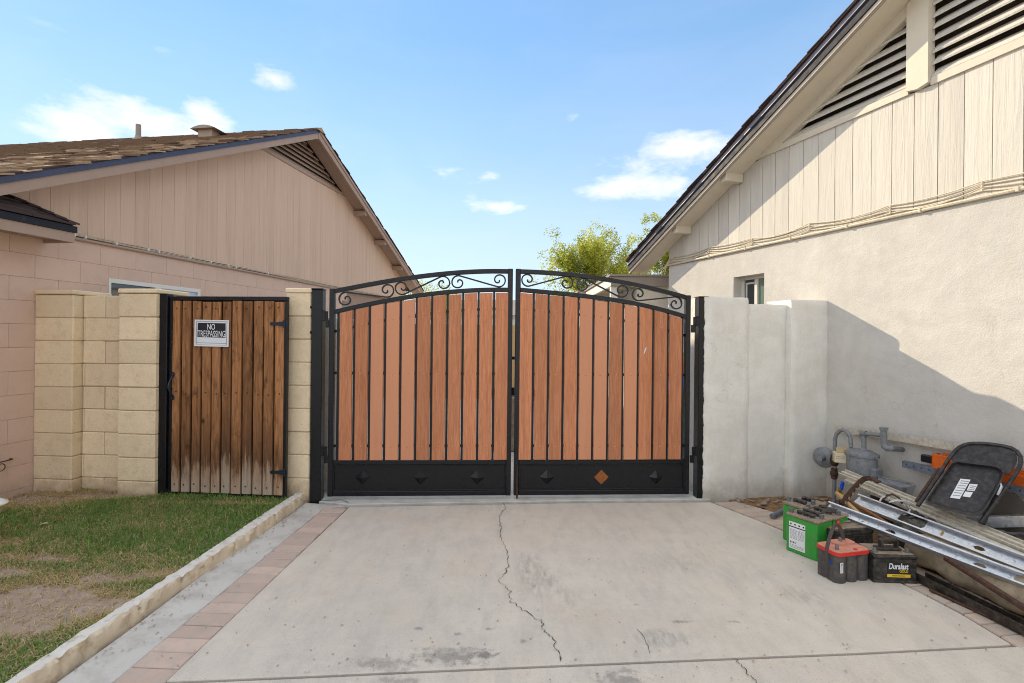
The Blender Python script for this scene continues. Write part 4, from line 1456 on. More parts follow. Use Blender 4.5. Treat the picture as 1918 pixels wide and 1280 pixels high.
def leaf(label, x_out, x_in, top_px, low_px, boards_px, extra_px, scroll_spec, studs, smooth_set, missing=None, group='halves of the driveway gate'):
    """x_out hinge side, x_in meeting side"""
    lo, hi = min(x_out, x_in), max(x_out, x_in)
    zb = GZ(*((615, 929) if x_out < x_in else (1288, 923)))
    zb = .035
    t = thing('driveway_gate', label, 'gate', DG.M @ Matrix.Translation(((lo + hi) / 2, 0, zb)), group)
    M = DG.M
    top = [DG.px(*p) for p in top_px]
    low = [DG.px(*p) for p in low_px]
    ft, fl = (lambda x: curve_at(top, x)), (lambda x: curve_at(low, x))
    W = .045
    D = .025                                         # half depth of the tube
    for nm, xa, xb in (('stile', lo, lo + W), ('stile', hi - W, hi)):
        zt_ = ft((xa + xb) / 2) + .004
        MB().box(xa, xb, -D, D, zb - .002, zt_, .004).build(nm, MT['iron'], t, M)
    a, b = lo + W, hi - W
    N = 22
    for nm, f in (('arched_rail', ft), ('arched_rail', fl)):
        P = [(a + (b - a) * i / N, f(a + (b - a) * i / N)) for i in range(N + 1)]
        th = .038
        mb = MB()
        vs, fs = [], []
        c = .003
        for x, z in P:
            vs += [(x, -D + c, z), (x, D - c, z), (x, D, z - c), (x, D, z - th + c), (x, D - c, z - th), (x, -D + c, z - th), (x, -D, z - th + c), (x, -D, z - c)]
        for i in range(N):
            for j in range(8):
                fs.append((i * 8 + j, i * 8 + (j + 1) % 8, i * 8 + 8 + (j + 1) % 8, i * 8 + 8 + j))
        mb.add(vs, fs)
        mb.build(nm, MT['iron'], t, M)
    zmt = (GZ(800, 861.5) + GZ(1100, 861)) / 2
    zk1 = zmt - .038
    MB().box(a, b, -D, D, zk1, zmt, .004).build('middle_rail', MT['iron'], t, M)
    zk0 = zb + .042
    MB().box(a, b, -D, D, zb, zk0, .004).build('bottom_rail', MT['iron'], t, M)
    kp = MB().box(a, b, -.006, .0, zk0, zk1).build('kick_panel', MT['iron_worn'], t, M)
    mb = MB()
    for x0, x1, z0, z1 in ((a, b, zk1 - .012, zk1), (a, b, zk0, zk0 + .012), (a, a + .012, zk0 + .012, zk1 - .012), (b - .012, b, zk0 + .012, zk1 - .012)):
        mb.box(x0, x1, -.016, -.0065, z0, z1, .002)
    mb.build('panel_trim', MT['iron'], t, M)
    # pyramid studs
    for i, px in enumerate(studs):
        x, z = DG.px(px, 893.5)
        r = .066
        if i == missing:
            mb = MB().add([(x - r, -.0075, z), (x, -.0075, z - r), (x + r, -.0075, z), (x, -.0075, z + r)], [(0, 1, 2, 3)])
            o = mb.build('rust_patch', MT['rust'], t, M)
            continue
        h = -.042
        mb = MB().add([(x - r, -.007, z), (x, -.007, z - r), (x + r, -.007, z), (x, -.007, z + r), (x, h, z)], [(0, 1, 4), (1, 2, 4), (2, 3, 4), (3, 0, 4)])
        mb.build('stud', MT['iron'], t, M)
    # boards, pickets behind the joints, ties, screws
    bw_ = []
    for p0, p1 in boards_px:
        bw_.append((GX(p0), GX(p1)))
    zs2, zs3 = GZ(800, 700), GZ(800, 836)
    for i, (xa, xb) in enumerate(bw_):
        gap = .004
        za, zb2 = fl(xa) - .041 - gap, fl(xb) - .041 - gap
        tz = random.uniform(-.004, .003)
        y0 = -.030 + random.uniform(-.0025, .002)
        st = .0035
        xa, xb = xa + .0032 + random.uniform(-.0012, .0012), xb - .0032 + random.uniform(-.0012, .0012)
        poly = [(xa, zmt + .004), (xb, zmt + .004), (xb, zb2 + tz), (xa, za + tz)]
        mb = MB()
        inn = [(xa + st, zmt + .004 + st), (xb - st, zmt + .004 + st), (xb - st, zb2 + tz - st), (xa + st, za + tz - st)]
        vs = [(x, y0, z) for x, z in inn] + [(x, y0 + st, z) for x, z in poly] + [(x, y0 + .020, z) for x, z in poly]
        fs = [(0, 1, 2, 3)] + [(i_, i_ + 4, (i_ + 1) % 4 + 4, (i_ + 1) % 4) for i_ in range(4)] + [(i_ + 4, i_ + 8, (i_ + 1) % 4 + 8, (i_ + 1) % 4 + 4) for i_ in range(4)] + [(11, 10, 9, 8)]
        mb.add(vs, fs)
        bo = mb.build('board', MT['board_smooth' if i in smooth_set else 'board'], t, M)
        sc = MB()
        xm_ = (xa + xb) / 2
        for zz in (fl(xm_) - .19, zs2, zs3):
            sc.lathe([(.0075, .001), (.0075, -.002), (.005, -.0045), (0, -.005)], (xm_ + random.uniform(-.006, .006), y0, zz), 'Y', 8)
        sc.build('screw', MT['board_smooth'], bo, M)
    joints = [(bw_[i][1] + bw_[i + 1][0]) / 2 for i in range(len(bw_) - 1)] + [GX(p) for p in extra_px]
    for x in joints:
        r = .0096
        MB().box(x - r, x + r, -.009, .010, zmt, fl(x) - .037).build('picket', MT['iron'], t, M)
    for zf in (lambda x: fl(x) - .19, lambda x: zs2, lambda x: zs3):
        P = [(a + (b - a) * i / 10, zf(a + (b - a) * i / 10)) for i in range(11)]
        mb = MB()
        vs = []
        for x, z in P:
            vs += [(x, .0105, z + .012), (x, .022, z + .012), (x, .022, z - .012), (x, .0105, z - .012)]
        mb.add(vs, [(i * 4 + j, i * 4 + (j + 1) % 4, i * 4 + 4 + (j + 1) % 4, i * 4 + 4 + j) for i in range(10) for j in range(4)])
        mb.build('back_rail', MT['iron'], t, M)
    # S scrolls in the arch
    for typ, (lx, ly), (rx, ry), Rpx in scroll_spec:
        (xl, zl), (xr, zr) = DG.px(lx, ly), DG.px(rx, ry)
        Rr = Rpx * 4.6 / F
        sg_ = 1 if typ == 1 else -1
        slope = math.atan2(zr - zl - sg_ * 2 * Rr, xr - xl)
        pts = []
        n = 34
        for i in range(n):                            # left curl, from its eye outwards
            u = i / (n - 1)
            ang = math.radians(90 + 480 * (1 - u)) + slope * sg_
            r = Rr * (.16 + .84 * min(1, u / .72) ** 1.25)
            cx = xl + Rr * .12 * (1 - u)
            pts.append((cx + r * cos(ang), zl + sg_ * r * sin(ang)))
        for i in range(n):
            u = 1 - i / (n - 1)
            ang = math.radians(-90 + 480 * (1 - u)) + slope * sg_
            r = Rr * (.16 + .84 * min(1, u / .72) ** 1.25)
            cx = xr - Rr * .12 * (1 - u)
            pts.append((cx + r * cos(ang), zr + sg_ * r * sin(ang)))
        prof = [(-.0062, -.009), (.0062, -.009), (.0062, .009), (-.0062, .009)]
        MB().sweep(prof, [(x, .0, z) for x, z in pts], up=(0, 1, 0)).build('scroll', MT['iron'], t, M, smooth=True)
    return t, lo, hi, ft, zb


Lb_px = [(636 + 28.96 * i, 636 + 28.96 * i + 25.0) for i in range(11)]
Rb_px = [(971.8 + 27.88 * i, 971.8 + 27.88 * i + 24.3) for i in range(11)]
xL0, xL1 = GX(616.5), GX(958.2)
xR0, xR1 = GX(963.6), GX(1290.5)
gl, *_ = leaf('black iron and red-brown board gate leaf nearer the wooden gate, with all three pyramid studs', xL0, xL1,
              [(622, 543), (771, 516.5), (860, 507), (957, 505)], [(626, 581), (771, 552), (860, 542), (954, 539.5)],
              Lb_px, [632.8], [(1, (648, 560.5), (725, 544.5), 12.4), (2, (753, 539.5), (830, 530.5), 12.4), (1, (858.5, 529), (934.5, 525.5), 12.2)],
              [679, 788, 894], {2, 3, 4})
gr, *_ = leaf('black iron and red-brown board gate leaf beside the stucco wall, one stud missing and rusty', xR1, xR0,
              [(965, 505), (1085, 513), (1174, 527), (1286, 554)], [(970, 539), (1085, 550), (1174, 562.5), (1284, 590)],
              Rb_px, [1276.5], [(2, (989, 524.5), (1061, 530), 12.0), (1, (1092, 534.5), (1164, 545), 12.2), (2, (1196, 551.5), (1265, 568.5), 12.2)],
              [1024, 1126, 1228], {7, 4, 5}, missing=1)
_sx, _sz = DG.px(1206, 657)
MB().add([(_sx + a_ , -.0345, _sz + b_) for a_, b_ in ((-.014, -.03), (-.004, -.022), (.010, .012), (.014, .034), (.004, .026), (-.006, .004))], [(0, 1, 2, 3, 4, 5)]).build('paint_smear', MT['paper'], gr, DG.M)
# a drop rod at the foot of the right leaf
MB().tube([DG.w(xR0 + .03, -.032, .30), DG.w(xR0 + .03, -.032, .012)], .008, 8).build('drop_rod', MT['rusty_iron'], gr)


def hinge(parent, x_post, x_gate, z, hh=.075):
    mb = MB()
    s = 1 if x_gate > x_post else -1
    mb.box(x_post - s * .004, x_post + s * .022, -.045, -.012, z - hh * .2, z + hh, .003)
    mb.lathe([(.011, -hh), (.011, hh * .9)], (x_post + s * .034, -.03, z), 'Z', 10)
    mb.box(x_post + s * .022, x_post + s * .034, -.040, -.020, z, z + hh * .9, .002)
    mb.box(x_post + s * .034, x_gate, -.040, -.026, z - hh, z - .006, .002)
    mb.build('hinge', MT['iron'], parent, DG.M)


def gate_post(label, xa, xb, zt_, zbot, worn=False):
    t = thing('gate_post', label, 'post', DG.M @ Matrix.Translation(((xa + xb) / 2, 0, 0)), 'square posts carrying the driveway gate')
    MB().box(xa, xb, -.05, .05, zbot, zt_ - .012, .006).build('shaft', MT['iron_worn'], t, DG.M)
    MB().box(xa - .004, xb + .004, -.054, .054, zt_ - .012, zt_, .003).build('cap', MT['rusty_iron' if worn else 'iron'], t, DG.M)
    return t


pa, pb = GX(585.5), GX(605.5)
zpl = GZ(595, 541)
post_l = gate_post('square black steel gate post against the beige block pier', pa, pb, zpl, -.05)
hinge(post_l, pb, xL0, GZ(613, 598))
hinge(post_l, pb, xL0, GZ(610, 850))
pc, pd = GX(1303.5), GX(1320.5)
zpr = GZ(1312, 556)
post_r = gate_post('square black steel gate post with rust spots beside the white stucco wall', pc, pd, zpr, -.05, True)
hinge(post_r, pc, xR1, GZ(1298, 608))
hinge(post_r, pc, xR1, GZ(1298, 850))
for zz in (GZ(1322, 593), GZ(1322, 650)):
    mb = MB().lathe([(0, 0), (.014, 0), (.014, .018), (.008, .022), (.008, .034), (0, .036)], (pd - .002, -.03, zz), 'X', 8)
    mb.build('anchor_bolt', MT['iron'], post_r, DG.M)
for zz in (GZ(585, 576), GZ(585, 623)):
    mb = MB().lathe([(0, 0), (.012, 0), (.012, -.018), (0, -.02)], (pa + .002, -.03, zz), 'X', 8)
    mb.build('anchor_bolt', MT['iron'], post_l, DG.M)

# ------------------------------------------------------------------ low stucco wall on the right
sw = thing('stucco_wall', 'low white stucco wall of uneven height between the gate post and the cream house', 'wall', SW.M.copy())


def rough_wall(x0, x1, y0, y1, z0, z1, name, seed):
    """plastered block: a grid pushed about a little, ragged along the foot"""
    nx, nz = max(4, int((x1 - x0) / .025)), 70
    mb = MB()
    vs, fs = [], []
    for j in range(nz + 1):
        for i in range(nx + 1):
            x, z = x0 + (x1 - x0) * i / nx, z0 + (z1 - z0) * j / nz
            d = mnoise.fractal(Vector((x * 2.5, z * 2.5, seed)), 1.0, 2.0, 4) * .008
            e = min(i, nx - i) / 1.6
            rx = .012 * max(0, 1 - e) ** 2
            rt = .010 * max(0, 1 - (nz - j) / 1.2) ** 2
            zz = z + mnoise.noise(Vector((x * 7, seed, 0))) * .006 * (j == nz)
            xx = x + (mnoise.noise(Vector((z * 6, seed, i == 0))) * .006 if i in (0, nx) else 0)
            if j == 0:
                zz += max(0, mnoise.fractal(Vector((x * 9, seed, 2)), 1, 2, 4)) * .10
            vs.append((xx, y0 + d + rx + rt, zz))
    for j in range(nz):
        for i in range(nx):
            a = j * (nx + 1) + i
            fs.append((a, a + 1, a + nx + 2, a + nx + 1))
    mb.add(vs, fs)
    k = len(mb.v)
    bord = [(0, j) for j in range(nz, -1, -1)] + [(i, 0) for i in range(1, nx + 1)] + [(nx, j) for j in range(1, nz + 1)] + [(i, nz) for i in range(nx - 1, 0, -1)]
    ids = [j * (nx + 1) + i for i, j in bord]
    mb.v += [Vector((mb.v[q].x, y1, mb.v[q].z)) for q in ids]
    n = len(ids)
    for q in range(n):
        mb.f.append((ids[q], ids[(q + 1) % n], k + (q + 1) % n, k + q))
        mb.m.append(0)
    return mb.build(name, MT['stucco_fence'], sw, SW.M, smooth=True)


s0, s1 = SW.px(1323, 750)[0], SW.px(1402, 750)[0]
s2, s3 = SW.px(1475, 750)[0], SW.px(1542, 750)[0] + .02
zA, zB, zC = SW.px(1360, 557)[1], SW.px(1435, 570)[1], SW.px(1508, 563)[1]
rough_wall(s0, s1, .0, .30, -.06, zA, 'pier', 1.0)
rough_wall(s1 - .004, s2 + .01, .022, .24, -.06, zB, 'middle', 2.0)
rough_wall(s2, s3, -.05, .30, -.06, zC, 'pier', 3.0)
MB().box(s0 + .05, s3 - .02, .06, .22, -.1, .12).build('footing', MT['dirt_right'], sw, SW.M)
mb = MB()                                            # ragged mortar against the steel post
vs, fs = [], []
for i in range(90):
    z = -.02 + (zA + .02) * i / 89
    e = -.016 + .013 * mnoise.fractal(Vector((z * 14, 3, 0)), 1, 2, 4)
    vs += [(s0 + e, .010 + .006 * mnoise.noise(Vector((z * 20, 0, 1))), z), (s0 + .02, .004, z), (s0 + e - .004, .12, z)]
for i in range(89):
    fs += [(i * 3, i * 3 + 1, i * 3 + 4, i * 3 + 3), (i * 3 + 2, i * 3, i * 3 + 3, i * 3 + 5)]
mb.add(vs, fs)
mb.build('mortar_edge', MT['stucco_fence'], sw, SW.M, smooth=True)

# ------------------------------------------------------------------ right house
rh = thing('house', 'cream stucco house with louvred gable vent and board siding, right of the gates', 'house', RH.M.copy())
OR = .27
za1 = RH.px(1517, 200)
za2 = RH.px(1238, 484)
ms = (za1[1] - za2[1]) / (za1[0] - za2[0])
soff = lambda x: za1[1] + ms * (x - za1[0])          # where soffit meets wall
XC0 = RH.px(1252, 600)[0]                            # far corner
_, zcd = RH.px(1590, 425)
zcd = (RH.px(1900, 355)[1] + RH.px(1300, 489)[1]) / 2
XP = 7.9                                             # ridge, out of the frame
XN = XP + (XP - XC0)
print('RH slope', ms, 'conduit', zcd, 'corner', XC0)

# window hole
hx0, hz1 = RH.px(1374, 520)
hx1, _ = RH.px(1431.5, 519)
hz0 = 1.40
wall_t = .20
mb = MB()
mb.box(XC0, hx0, 0, wall_t, -.1, zcd - .015)
mb.box(hx1, XN, 0, wall_t, -.1, zcd - .015)
mb.box(hx0, hx1, 0, wall_t, hz1, zcd - .015)
mb.box(hx0, hx1, 0, wall_t, -.1, hz0)
mb.build('stucco_face', MT['stucco'], rh, RH.M)
mb = MB()
mb.box(XC0 + .02, XN, wall_t + .15, 8.0, -.1, zcd - .02)
mb.build('wall_core', MT['dark_void'], rh, RH.M)
MB().box(XC0, XC0 + .02, wall_t, 8.0, -.1, zcd - .015).build('end_wall', MT['stucco'], rh, RH.M)
fw = MB()
f_ = .035
yw = .11
for a, b, c, d in ((hx0, hx1, hz1 - f_, hz1), (hx0, hx1, hz0, hz0 + f_), (hx0, hx0 + f_, hz0 + f_, hz1 - f_), (hx1 - f_ * .6, hx1, hz0 + f_, hz1 - f_)):
    fw.box(a, b, yw, yw + .06, c, d, .003)
xm = RH.px(1416, 545, yw)[0]
fw.box(xm - .022, xm + .022, yw - .004, yw + .056, hz0 + f_, hz1 - f_, .003)
wn2 = fw.build('window', MT['vinyl'], rh, RH.M)
MB().box(hx0 + f_, xm - .022, yw + .03, yw + .036, hz0 + f_, hz1 - f_).build('pane', MT['glass_dark'], wn2, RH.M)
MB().box(xm + .022, hx1 - f_ * .6, yw + .015, yw + .021, hz0 + f_, hz1 - f_).build('pane', MT['glass_green'], wn2, RH.M)
mb = MB()
for a, b, c, d in ((hx0 + f_ + .02, xm - .05, hz1 - f_ - .05, hz1 - f_ - .03), (hx0 + f_ + .02, hx0 + f_ + .035, hz0, hz1 - f_ - .05)):
    mb.box(a, b, yw + .02, yw + .029, c, d)
mb.build('screen_frame', MT['vinyl'], wn2, RH.M)
# siding boards
vzz = (RH.px(1500, 267)[1] + RH.px(1840, 118)[1]) / 2 - .0   # lower edge of the vent sill
vx0 = za1[0] + (vzz - za1[1]) / ms                   # where the sill runs into the soffit
x = XC0 + .02
ofs = RH.px(1757, 250)[0]
x = ofs - math.floor((ofs - XC0) / GP) * GP - GP
while x < XP + 2.6:
    a, b = max(x + .0028, XC0), x + GP - .0028
    zs = lambda q: soff(q) if q < XP else soff(2 * XP - q)
    t0, t1 = zs(a) + .02, zs(b) + .02
    if b > vx0 - .05:
        t0, t1 = min(t0, vzz + .002), min(t1, vzz + .002)
    if min(t0, t1) > zcd + .02 and b > a:
        poly = [(a, zcd + .012), (b, zcd + .012), (b, t1), (a, t0)]
        MB().prism(poly, random.uniform(-.001, .001), .03).build('siding_board', MT['siding_right'], rh, RH.M)
    x += GP
MB().prism([(XC0, zcd - .014), (XN, zcd - .014), (XN, vzz), (vx0 - .05, vzz), (XC0, soff(XC0))], .0305, .06).build('siding_backing', MT['trim_right'], rh, RH.M)

# louvred vent
vn = bpy.data.objects.new('vent', None)
COL.objects.link(vn)
vn.parent = rh
WM[vn.name] = RH.M.copy()
xpost0, xpost1 = RH.px(1700, 80, -.03)[0], RH.px(1741, 80, -.03)[0]
sillh = .058
mb = MB()
mb.prism([(vx0, vzz), (xpost0 - .002, vzz), (xpost0 - .002, vzz + sillh), (vx0 + sillh / ms, vzz + sillh)], -.018, .04)
mb.prism([(xpost1 + .002, vzz), (XP + 3, vzz), (XP + 3, vzz + sillh), (xpost1 + .002, vzz + sillh)], -.018, .04)
mb.build('vent_sill', MT['trim_right'], vn, RH.M)
zpk = soff(XP)
TB = .085                                            # frame board along the rake
mb = MB().prism([(vx0 + .0, vzz + .004), (vx0 + TB / ms * 1.25, vzz + .004), (XP, soff(XP) - TB * .9), (XP, soff(XP) - .002)], -.022, .045)
mb.build('vent_frame', MT['trim_right'], vn, RH.M)
_, zpb = RH.px(1720, 166, -.03)
MB().prism([(xpost0, zpb + .012), ((xpost0 + xpost1) / 2, zpb - .006), (xpost1, zpb + .012), (xpost1, soff(xpost1) - .01), (xpost0, soff(xpost0) - .01)], -.045, .03).build('vent_post', MT['trim_right'], vn, RH.M)
MB().prism([(vx0, vzz), (XP + 3, vzz), (XP + 3, zpk), (XP, zpk)], .14, .145).build('vent_shade_sheet', MT['dark_void'], vn, RH.M)  # dark sheet stands in for attic shade between the louvres
z = vzz + sillh + .012
while z < zpk - .15:
    xl = vx0 + (z - vzz + .02) / ms + .06
    for a, b in ((xl, xpost0 - .003), (xpost1 + .003, 2 * XP - xl)):
        if b - a < .05:
            continue
        dz = random.uniform(-.004, .004)
        c = [(a, -.008, z + .004 + dz), (a, .060, z + .076 + dz), (a, .064, z + .064 + dz), (a, -.003, z - .010 + dz)]
        mb = MB()
        vs = c + [(b, y_, z_ + random.uniform(-.003, .003)) for _, y_, z_ in c]
        mb.add(vs, [(0, 1, 5, 4), (1, 2, 6, 5), (2, 3, 7, 6), (3, 0, 4, 7), (3, 2, 1, 0), (4, 5, 6, 7)])
        mb.build('slat', MT['siding_right'], vn, RH.M)
    z += .092

# rake: soffit, fascia, mouldings, roof edge
XE = RH.px(1180, 511, -OR)[0]
so = soff


def rboard(y0, y1, d0, d1, name, m):
    for (xa, xb) in ((XE, XP), (XP, 2 * XP - XE)):
        f = lambda q: so(q) if q <= XP else so(2 * XP - q)
        MB().prism([(xa, f(xa) + d0), (xb, f(xb) + d0), (xb, f(xb) + d1), (xa, f(xa) + d1)], y0, y1).build(name, m, rh, RH.M)


rboard(-OR, -.003, .0, .02, 'soffit', MT['trim_right'])
rboard(-OR - .022, -OR - .002, -.012, .028, 'rake_moulding', MT['trim_right'])
rboard(-OR - .012, -OR - .0, -.030, -.013, 'rake_strip', MT['trim_brown'])
rboard(-OR - .038, -OR - .0225, .022, .125, 'rake_board', MT['fascia_dark'])
rboard(-OR - .052, -OR - .0385, .105, .155, 'drip_edge', MT['drip'])
rboard(-OR - .03, .0, .127, .152, 'roof_deck', MT['trim_right'])
rboard(-OR - .075, .0, .1565, .172, 'shingle_edge', MT['shingle_dark'])
MB().prism([(XC0 - .05, soff(XC0 - .05) + .127), (XP, soff(XP) + .127), (2 * XP - XC0, soff(XC0) + .127), (2 * XP - XC0, soff(XC0) + .15), (XP, soff(XP) + .15), (XC0 - .05, soff(XC0 - .05) + .15)], .002, 8.0).build('roof_deck', MT['shingle_dark'], rh, RH.M)
mb = MB()
d = 0
sa = math.atan(ms)
while XE + d * cos(sa) < XP:
    xx = XE + d * cos(sa)
    st = len(mb.v)
    mb.box(-.14, .02, 0, .3, 0, .010)
    mb.xf(Matrix.Translation((xx + .14 * cos(sa), -OR - .085 + random.uniform(-.012, .012), so(xx + .14 * cos(sa)) + .174)) @ Matrix.Rotation(-sa + .05, 4, 'Y'), st)
    d += .125
mb.build('shingle', MT['shingle_dark'], rh, RH.M)
for px, py in [(1374, 336), (1280, 440)]:
    lx, lz = RH.px(px, py, -.1)
    MB().box(lx - .045, lx + .045, -OR + .03, -.004, so(lx) - .075, so(lx) - .001 + .03, .006).build('lookout', MT['trim_right'], rh, RH.M)

# conduit and the loose cables clipped above it
MB().tube([(XC0 - .02, -.018, zcd), (XN, -.018, zcd)], .014, 8).build('conduit', MT['cable'], rh, RH.M, smooth=True)
clips = [RH.px(p, q)[0] for p, q in [(1262, 485), (1330, 468), (1410, 447), (1518, 417), (1670, 378), (1842, 337)]] + [RH.px(1842, 337)[0] + .9, RH.px(1842, 337)[0] + 1.8]
for j in range(4):
    pts = []
    for i, (a, b) in enumerate(zip(clips, clips[1:])):
        ha = zcd + .035 + j * .022 + (.014 if i % 2 else 0)
        hb = zcd + .035 + j * .022 + (.014 if (i + 1) % 2 else 0)
        for k in range(8):
            u = k / 8
            sag = -(.012 + .011 * ((j * 7 + i * 3) % 4)) * 4 * u * (1 - u)
            pts.append((a + (b - a) * u, -.010 - .003 * (j % 2), ha + (hb - ha) * u + sag))
    a = clips[0]
    st_ = [(a - .14 - .02 * j, -.05 - .02 * j, zcd - .12 + .02 * j), (a - .13 - .012 * j, -.03, zcd - .01), (a - .09, -.016, zcd + .03 + j * .015)]
    MB().tube(st_ + pts, .0048, 6).build('cable', MT['cable'], rh, RH.M, smooth=True)
mb = MB()
for i, c in enumerate(clips):
    for j in range(3):
        mb.box(c - .005, c + .006, -.02, -.0, zcd + .028 + j * .026 + (.014 if i % 2 else 0), zcd + .046 + j * .026 + (.014 if i % 2 else 0), .002)
mb.build('cable_clip', MT['cable'], rh, RH.M)
for i in range(10):
    c = XC0 + .25 + i * .62
    if i == 0:
        cs_ = MB().box(c - .01, c + .01, -.036, 0, zcd - .018, zcd + .018, .003).build('conduit_strap', MT['cable'], rh, RH.M)
        c00 = cs_.location.copy()
    else:
        put_copy(cs_, rh, (c00.x + i * .62, c00.y, c00.z))

# ------------------------------------------------------------------ rear porch of the right house
YP = 7.5
pr = thing('rear_porch', 'flat roofed porch with brown fascia behind the gate, joined to the cream house', 'porch', spot((at(1200, 530, YP).x, YP + 1.5, 0)))
A, B = at(1145, 515.5, YP), at(1251, 515.5, YP)
_, zlow = at(1145, 535, YP).x, at(1145, 535.5, YP).z
MB().box(A.x, B.x + .1, YP, YP + .04, zlow, A.z - .02, .004).build('fascia', MT['trim_brown'], pr)
MB().box(A.x - .03, B.x + .15, YP - .02, YP + 6.0, A.z - .018, A.z + .012).build('roof_deck', MT['trim_brown'], pr)
MB().box(A.x, A.x + .04, YP + .045, YP + 6.0, zlow, A.z - .02).build('side_fascia', MT['vinyl'], pr)
for i in range(7):
    y = YP + .55 + i * .75
    MB().box(A.x + .045, B.x + 1.5, y, y + .07, zlow + .01, A.z - .022).build('rafter', MT['trim_right'], pr)
MB().box(at(1192, 560, YP + .06).x, B.x + .02, YP + .05, YP + .18, -.05, zlow - .002).build('wall', MT['trim_right'], pr)
MB().box(at(1192, 560, YP + .2).x, at(1192, 560, YP + .2).x + .1, YP + .185, YP + 5.8, -.05, zlow - .004).build('side_wall', MT['stucco'], pr)
MB().box(A.x + .01, A.x + .11, YP + .06, YP + .16, -.05, zlow - .002).build('post', MT['vinyl'], pr)
# low lean-to roof continuing behind it
q0, q1, q2 = at(1146, 522, 8.4), at(1085, 549, 11.5), at(1200, 549, 11.5)
lt = thing('lean_to', 'pale sloping lean-to roof with rafters, showing over the gate scrolls', 'shed', spot((1.9, 10.5, 0)))
xa_, xb_ = at(1084, 548, 10.2).x, at(1152, 520, 10.2).x
zt1, zt0 = at(1084, 549, 10.2).z, at(1152, 519, 10.2).z
MB().prism([(xa_, zt1 - .10), (xb_, zt0 - .10), (xb_, zt0), (xa_, zt1)], 10.2, 10.24).build('fascia', MT['vinyl'], lt)
MB().prism([(xa_ - .03, zt1 + .003), (xb_, zt0 + .003), (xb_, zt0 + .04), (xa_ - .03, zt1 + .04)], 10.15, 13.5).build('roof', MT['trim_brown'], lt)
for i in range(6):
    y = 10.3 + i * .5
    MB().prism([(xa_ + .03, zt1 - .09), (xb_, zt0 - .10), (xb_, zt0 - .002), (xa_ + .03, zt1 - .002)], y, y + .06).build('rafter', MT['trim_right'], lt)
MB().box(xa_ + .3, xb_, 10.6, 13, -.05, zt1 - .11).build('wall', MT['stucco'], lt)

# ------------------------------------------------------------------ trees beyond the gate
def tree(name, label, base, height, crown, n_leaf, seed, lean=(0, 0), leaf=(.05, .018)):
    """crown: list of (dx, dy, z, rx, ry, rz) lobes"""
    rnd = random.Random(seed)
    t = thing(name, label, 'tree', spot(base))
    tr = MB()
    tips = []

    def limb(p, d, ln, r, depth):
        P, q = [Vector(p)], Vector(p)
        d = Vector(d).normalized()
        n = 5
        for i in range(n):
            d = (d + Vector((rnd.uniform(-.22, .22), rnd.uniform(-.22, .22), rnd.uniform(-.05, .16)))).normalized()
            q = q + d * ln / n
            P.append(q.copy())
            if depth >= 2:
                tips.append((q.copy(), d.copy(), depth))
        tr.tube(P, [r * (1 - .6 * i / n) for i in range(n + 1)], 6 if depth < 2 else 4)
        if depth < 4:
            for k in range(3 if depth < 2 else 3):
                j = rnd.randint(2, n)
                a = rnd.uniform(0, 2 * pi)
                sp = rnd.uniform(.5, 1.0)
                nd = (d + Vector((cos(a) * sp, sin(a) * sp, rnd.uniform(-.1, .4)))).normalized()
                limb(P[j], nd, ln * rnd.uniform(.6, .8), r * .5, depth + 1)

    b = Vector(base)
    h0 = height * .38
    fork = b + Vector((lean[0], lean[1], h0))
    tr.tube([b + Vector((0, 0, -.15)), b + Vector((lean[0] * .4, 0, h0 * .5)), fork], [.13, .10, .085], 8)
    tr.build('trunk', MT['bark'], t, smooth=True)
    tr = MB()
    for k in range(4):
        a = seed + k * 1.57 + rnd.uniform(-.3, .3)
        limb(fork, (cos(a) * .8, sin(a) * .8, .95), height * .30, .05, 1)
    tr.build('branch', MT['bark'], t, smooth=True)
    vs, fs, tone = [], [], []
    inside = lambda p: any(((p.x - b.x - c[0]) / c[3]) ** 2 + ((p.y - b.y - c[1]) / c[4]) ** 2 + ((p.z - c[2]) / c[5]) ** 2 < 1.0 + .5 * mnoise.noise(p * 1.6) for c in crown)
    good = [q for q in tips if inside(q[0])]
    extra = []
    for _ in range(len(good)):
        c = rnd.choice(crown)
        while True:
            u = Vector((rnd.uniform(-1, 1), rnd.uniform(-1, 1), rnd.uniform(-1, 1)))
            if u.length < 1:
                break
        p = Vector((b.x + c[0] + u.x * c[3], b.y + c[1] + u.y * c[4], c[2] + u.z * c[5]))
        if mnoise.fractal(p * 1.15 + Vector((seed, 0, 0)), 1.0, 2.0, 3) > -.06:
            extra.append((p, u, 3))
    good += extra
    for i in range(n_leaf):
        q, d, _ = rnd.choice(good)
        p = q + Vector((rnd.gauss(0, .062), rnd.gauss(0, .062), rnd.gauss(0, .075)))
        a = Vector((rnd.uniform(-1, 1), rnd.uniform(-1, 1), rnd.uniform(-.9, .7))).normalized()
        s = a.cross(Vector((rnd.uniform(-1, 1), rnd.uniform(-1, 1), rnd.uniform(-1, 1)))).normalized()
        L, Wd = leaf[0] * rnd.uniform(.6, 1.4), leaf[1] * rnd.uniform(.7, 1.4)
        k = len(vs)
        vs += [p, p + a * L * .5 + s * Wd, p + a * L, p + a * L * .5 - s * Wd]
        fs.append((k, k + 1, k + 2, k + 3))
        tone.append(min(1, max(0, .5 + .6 * mnoise.noise(p * 1.3) + rnd.uniform(-.35, .35))))
    inv = WM[t.name].inverted()
    me = bpy.data.meshes.new('crown')
    me.from_pydata([inv @ v for v in vs], [], fs)
    me.attributes.new('tone', 'FLOAT', 'FACE').data.foreach_set('value', tone)
    me.materials.append(MT['leaf'])
    o = bpy.data.objects.new('crown', me)
    COL.objects.link(o)
    o.parent = t
    return t


def gp(px, Y):
    return (at(px, 630, Y).x, Y, -.05)


